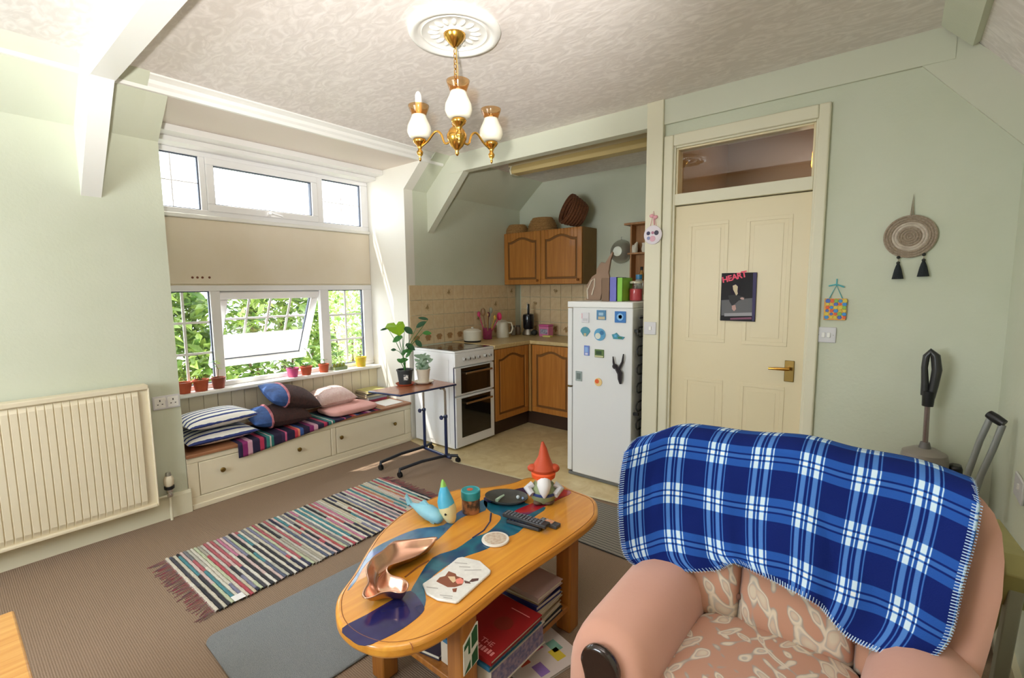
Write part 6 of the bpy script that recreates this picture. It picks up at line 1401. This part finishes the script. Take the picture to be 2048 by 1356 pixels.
for dy in (-.035, .035):
    so = obj('socket_face', MB().box(.009, .0105, .908+dy-.028, .908+dy+.028, .725, .79), M_white, s3)
    obj('pin_slots', MB().box(.0105, .0112, .908+dy-.003, .908+dy+.003, .765, .777).box(.0105, .0112, .908+dy-.016, .908+dy-.008, .745, .750).box(.0105, .0112, .908+dy+.008, .908+dy+.016, .745, .750), M_dark, so)
    obj('rocker', MB().box(.0105, .014, .908+dy*.25-.005, .908+dy*.25+.005, .77, .785), M_white, s3)
s4 = plate('wall_socket', 'white wall socket on the right wall behind the armchair', 'socket', 'x', (XR, 2.50, .70), .146, .086, -1)
obj('rocker', MB().box(XR-.014, XR-.009, 2.48, 2.49, .70, .72), M_white, s4)
# poster on the door
po = thing('magazine_poster', 'dark poster with red HEART title pinned on the cream door', 'poster', (2.817, D+.0, 1.24))
yp = D+.004
obj('sheet', MB().box(2.717, 2.917, yp-.003, yp, 1.241, 1.536), mat('poster_dark', '1f1e22', .8, '2b2a2e', scale=6), po)
def pp(pts, z=.0): return pts
def pz(px, py): q = aty(1430+px/11.79, 535+py/11.79, yp-.003); return (float(q[0]), float(q[2]))
def ppoly(name, pts, c, k=1): obj(name, MB().prism([pz(*a) for a in pts], 'y', yp-.003-.0006*k, yp-.003), mat('poster_'+c, c, .8), po)
ppoly('table_grey', [(150,770),(330,760),(880,720),(880,1130),(150,1130)], '6d6d70', 1)
ppoly('coat_dark', [(310,660),(480,640),(690,690),(700,740),(560,780),(470,860),(400,900),(340,800)], '3c3b3e', 2)
ppoly('hair_dark', [(400,420),(460,360),(560,380),(600,520),(560,640),(380,640),(360,520)], '241a2c', 2)
ppoly('face_pale', [(420,430),(490,400),(540,450),(530,560),(540,620),(500,660),(470,600),(430,520)], 'd9c8a8', 3)
ppoly('hand_pale', [(590,720),(640,700),(690,720),(680,760),(610,750)], 'c9a8a0', 3)
ppoly('hand_pale', [(400,900),(480,880),(500,980),(450,1030),(400,980)], 'c9a39c', 3)
ppoly('print_band', [(220,1080),(870,1060),(870,1140),(220,1150)], 'a5a3a8', 2)
ppoly('print_band', [(360,1190),(860,1170),(860,1220),(360,1230)], '8a5a70', 2)
ppoly('edge_violet', [(900,130),(990,120),(930,1260),(870,1260)], '4a4468', 2)
M_hrt = mat('heart_red', 'ee4866', .5)
for i, chh in enumerate('HEART'):
    px, py = 240+112*i, 290-31*i; q = pz(px, py); text(po, chh, .048 if i != 4 else .052, (q[0]-2.817, yp-.0042-D, q[1]-1.24), (PI/2, -.18, 0), M_hrt, ext=.0004, bold=.0016)
# round woven hanging with tassels
wx, wz = 3.607, 1.694
wh = thing('woven_wall_disc', 'round woven wall hanging with two black tassels', 'wall hanging', (wx, D-.02, 1.48))
M_rope = mat('natural_rope', 'b09f8c', .85, '95836f', scale=140, mix=.4, bump=.6); M_rope2 = mat('pale_rope', 'bfb0a0', .85, 'd0c4b4', scale=50, mix=.2)
for k in range(9):
    r = .008+.0115*k; obj('rope_ring', MB().tube([(wx+r*math.cos(2*PI*i/40), D-.012, wz+r*math.sin(2*PI*i/40)*1.0) for i in range(40)], .0062, 6, closed=True), M_rope2 if k in (4, 5) else M_rope, wh, smooth=True)
obj('backing', MB().lathe((wx, D-.002, wz), [(.102, 0), (.102, -.006)], 36, 'y'), M_rope, wh)
obj('hanging_loop', MB().tube([(wx-.004, D-.01, wz+.10), (wx+.002, D-.008, 1.90), (wx+.006, D-.01, wz+.10)], .003, 6), M_rope, wh)
for px, py0, py1 in ((1797, 512, 558), (1848, 506, 553)):
    a = aty(px, py0, D-.015); b = aty(px-2, py1, D-.015); c = Vector(a); e = Vector(b)
    ts = obj('tassel', MB().tube([c.lerp(e, .35), c.lerp(e, .45), c.lerp(e, .6), c.lerp(e, 1)], [.006, .010, .015, .024], 12), mat('tassel_black', '1d2226', .95, '2c3236', scale=200, bump=.6), wh, smooth=True)
    obj('bead', MB().ell(c.lerp(e, .3), .008, 10, 8).ell(c.lerp(e, .06), .008, 10, 8), M_dark, ts, smooth=True); obj('cord', MB().tube([c+Vector((0, 0, .03)), c.lerp(e, .4)], .002, 5), M_rope, ts)
# small bright canvas on a ribbon
cv0 = thing('mosaic_canvas', 'small bright mosaic picture hung from a turquoise ribbon', 'picture', (3.315, D-.02, 1.266))
obj('canvas', MB().box(3.265, 3.365, D-.016, D-.002, 1.266, 1.383), mat('canvas_orange', 'e79a4a', .6, 'e8b25a', scale=12), cv0, bevel=.002)
rd = random.Random(21); cols = ['e2603a', '3f8fd0', '5fb0dc', '62b06a', 'd8c04a', 'e08a60', '4a6cc0', '66c0c0', 'd85050', '8ab84a']
for i in range(6):
    for j in range(5):
        a, b = 3.273+j*.0195+rd.uniform(-.002, .002), 1.274+i*.0178; w = rd.uniform(.008, .013)
        obj('mosaic_piece', MB().lathe((a+.007, D-.016, b+.007), [(w, 0), (w*.8, -.002)], 7, 'y'), mat('mos_'+cols[(i*3+j*2+rd.randint(0, 2)) % 10], cols[(i*3+j*2+rd.randint(0, 2)) % 10], .5), cv0)
M_rib = mat('ribbon_turq', '58b7c0', .6)
obj('ribbon', MB().tube([(3.285, D-.008, 1.383), (3.315, D-.006, 1.455), (3.345, D-.008, 1.383)], .0025, 6).tube([(3.315, D-.006, 1.45), (3.315, D-.004, 1.49)], .003, 6).tube([(3.28, D-.008, 1.452), (3.315, D-.012, 1.46), (3.35, D-.008, 1.445)], .004, 6), M_rib, cv0, smooth=True)
# round plaque on the post
pq = thing('round_plaque', 'small round white plaque with pink bow hung on the post', 'plaque', (2.287, 3.09, 1.74))
obj('disc', MB().lathe((2.283, 3.103, 1.80), [(.062, 0), (.062, -.007), (.058, -.009)], 30, 'y'), mat('plaque_white', 'e6dde4', .5), pq, smooth=True)
for dx, dz, r, c in ((-.03, .012, .013, '3a3558'), (.026, .012, .016, '352f45'), (0, -.025, .02, 'dba9b8'), (-.028, -.02, .012, '8a90b8'), (.0, .014, .010, 'b87890')): obj('print_spot', MB().lathe((2.283+dx, 3.0942, 1.80+dz), [(r, 0), (r, -.001)], 12, 'y'), mat('pl_'+c, c, .5), pq)
M_bow = mat('bow_pink', 'e6a5ae', .6)
obj('bow', MB().ell((2.272, 3.098, 1.925), (.016, .006, .012), 10, 7).ell((2.298, 3.098, 1.915), (.016, .006, .012), 10, 7).tube([(2.285, 3.1, 1.92), (2.29, 3.1, 1.865)], .004, 6), M_bow, pq, smooth=True)
obj('cord', MB().tube([(2.262, 3.1, 1.855), (2.285, 3.1, 1.955), (2.305, 3.1, 1.858)], .0018, 5), M_bow, pq)
# ============================================================ CORNER BEHIND THE ARMCHAIR
M_vg = mat('vacuum_grey', '9b928a', .35, '8c837c', scale=6); VY = 3.02
def V(px, py, y=VY): q = aty(px, py, y); return Vector(q)
vc = thing('vacuum_cleaner', 'upright vacuum cleaner with black loop handle against the wall', 'vacuum cleaner', (3.74, 2.98, 0))
obj('loop_handle', MB().tube([V(1849, 790), V(1850, 765), V(1849, 735), V(1853, 712), V(1862, 703), V(1871, 712), V(1874, 740), V(1868, 770), V(1862, 795)], [.016, .015, .013, .014, .016, .019, .02, .018, .016], 12), mat('vac_handle', '2e2e2e', .3), vc, smooth=True)
obj('grip_sleeve', MB().tube([V(1858, 782), V(1855, 812)], [.026, .022], 12), M_black, vc, smooth=True)
obj('pole', MB().tube([V(1855, 810), V(1850, 890)], .011, 12), mat('vac_pole', '9c8f8e', .25, metal=.8), vc, smooth=True)
nk = V(1850, 890)
obj('neck', MB().tube([V(1850, 884), V(1849, 905), V(1850, 922)], [.018, .03, .045], 12), mat('vac_neck', '6f6a68', .4), vc, smooth=True)
bz_ = nk.z
bodyv = obj('dust_body', MB().lathe((nk.x, VY-.0, .16), [(.075, 0), (.088, .05), (.094, .44), (.086, .478), (.045, .50)], 26), M_vg, vc, smooth=True)
obj('red_band', MB().lathe((nk.x, VY, .52), [(.0955, 0), (.0955, .018)], 26, cap=False), mat('vac_red', 'b0524c', .4), bodyv)
obj('hose_box', MB().box(nk.x+.093, nk.x+.14, VY-.03, VY+.04, .20, .60), M_black, vc, bevel=.012)
obj('floor_head', MB().box(nk.x-.14, nk.x+.14, VY-.20, VY+.05, .0006, .08), mat('vac_headgrey', '55504e', .4), vc, bevel=.02)
obj('stand_joint', MB().tube([(nk.x, VY, .06), (nk.x, VY, .20)], .05, 14), M_black, vc, smooth=True)
tr = thing('folding_trolley', 'grey folding trolley with curved tube handle and black grip', 'trolley', (3.88, 2.65, 0))
TY = 2.70
def T(px, py, y=TY): return Vector(aty(px, py, y))
M_gt = mat('grey_tube', '8d8f8c', .35, metal=.3)
lo1, lo2 = T(1922, 985), T(1944, 1005, TY-.03)
for a in ([T(1982, 833), T(1960, 880), T(1942, 930), lo1, Vector((lo1.x-.02, lo1.y, .05))], [T(2005, 850, TY-.03), T(1985, 900, TY-.03), T(1962, 950, TY-.03), lo2, Vector((lo2.x-.02, lo2.y, .05))]): obj('side_tube', MB().tube(a, .0115, 10), M_gt, tr, smooth=True)
obj('grip', MB().tube([T(1978, 828), T(1990, 836, TY-.015), T(2008, 848, TY-.03)], [.017, .019, .017], 12), M_black, tr, smooth=True)
obj('cross_bar', MB().tube([lo1, lo2], .009, 8), M_gt, tr, smooth=True); obj('latch', MB().tube([T(1917, 965), T(1930, 985)], .012, 8), M_black, tr, smooth=True)
obj('base_plate', MB().box(3.68, 3.93, 2.47, 2.74, .03, .05), M_gt, tr, bevel=.004)
for yy in (2.60, 2.72): obj('wheel', MB().tube([(3.875, yy-.012, .045), (3.875, yy+.012, .045)], .0445, 18), M_black, tr, smooth=True)
M_olive = mat('olive_paint', 'a8a066', .6, '979058', scale=8)
fo = thing('olive_folding_frame', 'olive green folded wooden frame leaning behind the armchair', 'frame', (3.86, 2.2, 0))
def FPt(px, py, x=3.87): return Vector(atx(px, py, x))
A, B = FPt(1978, 1052), FPt(2036, 1140)
def plank(a, b, w, t):
    d = (b-a).normalized(); n = Vector((1, 0, 0)); s = d.cross(n).normalized(); mb = MB(); vs = []
    for p in (a, b):
        for i, j in ((-1, -1), (1, -1), (1, 1), (-1, 1)): vs.append(p+s*w*i/2+n*t*j/2)
    return mb.add(vs, [(0, 1, 2, 3), (7, 6, 5, 4), (0, 4, 5, 1), (1, 5, 6, 2), (2, 6, 7, 3), (3, 7, 4, 0)])
obj('top_rail', plank(A, B, .06, .05), M_olive, fo, bevel=.004)
obj('hinge_block', plank(B+Vector((0, -.02, .02)), B+Vector((0, .05, -.10)), .07, .06), M_olive, fo, bevel=.004)
obj('leg', plank(B+Vector((-.01, .03, -.05)), Vector((3.86, 2.35, 0.01)), .05, .03), M_olive, fo, bevel=.003)
obj('leg', plank(B+Vector((0, -.0, -.03)), Vector((3.86, 1.86, .01)), .045, .03), mat('grey_wood', '9d9c8a', .7), fo, bevel=.003)
# pine table whose corner reaches into the frame at lower left
pc = atz(28, 1219, .47); px_, py_ = float(pc[0]), float(pc[1])
pn = thing('pine_side_table', 'corner of a pale pine table at the lower left edge', 'table', (px_+.3, py_-.3, 0))
obj('table_top', MB().box(px_, px_+.62, py_-.55, py_, .445, .47), M_pine, pn, bevel=.006)
obj('apron', MB().box(px_+.03, px_+.59, py_-.52, py_-.03, .37, .445), M_pine, pn)
for a, b in ((px_+.03, py_-.08), (px_+.54, py_-.08), (px_+.03, py_-.52), (px_+.54, py_-.52)): obj('leg', MB().box(a, a+.05, b, b+.05, 0, .40), M_pine, pn, bevel=.004)
bpy.context.view_layer.update()
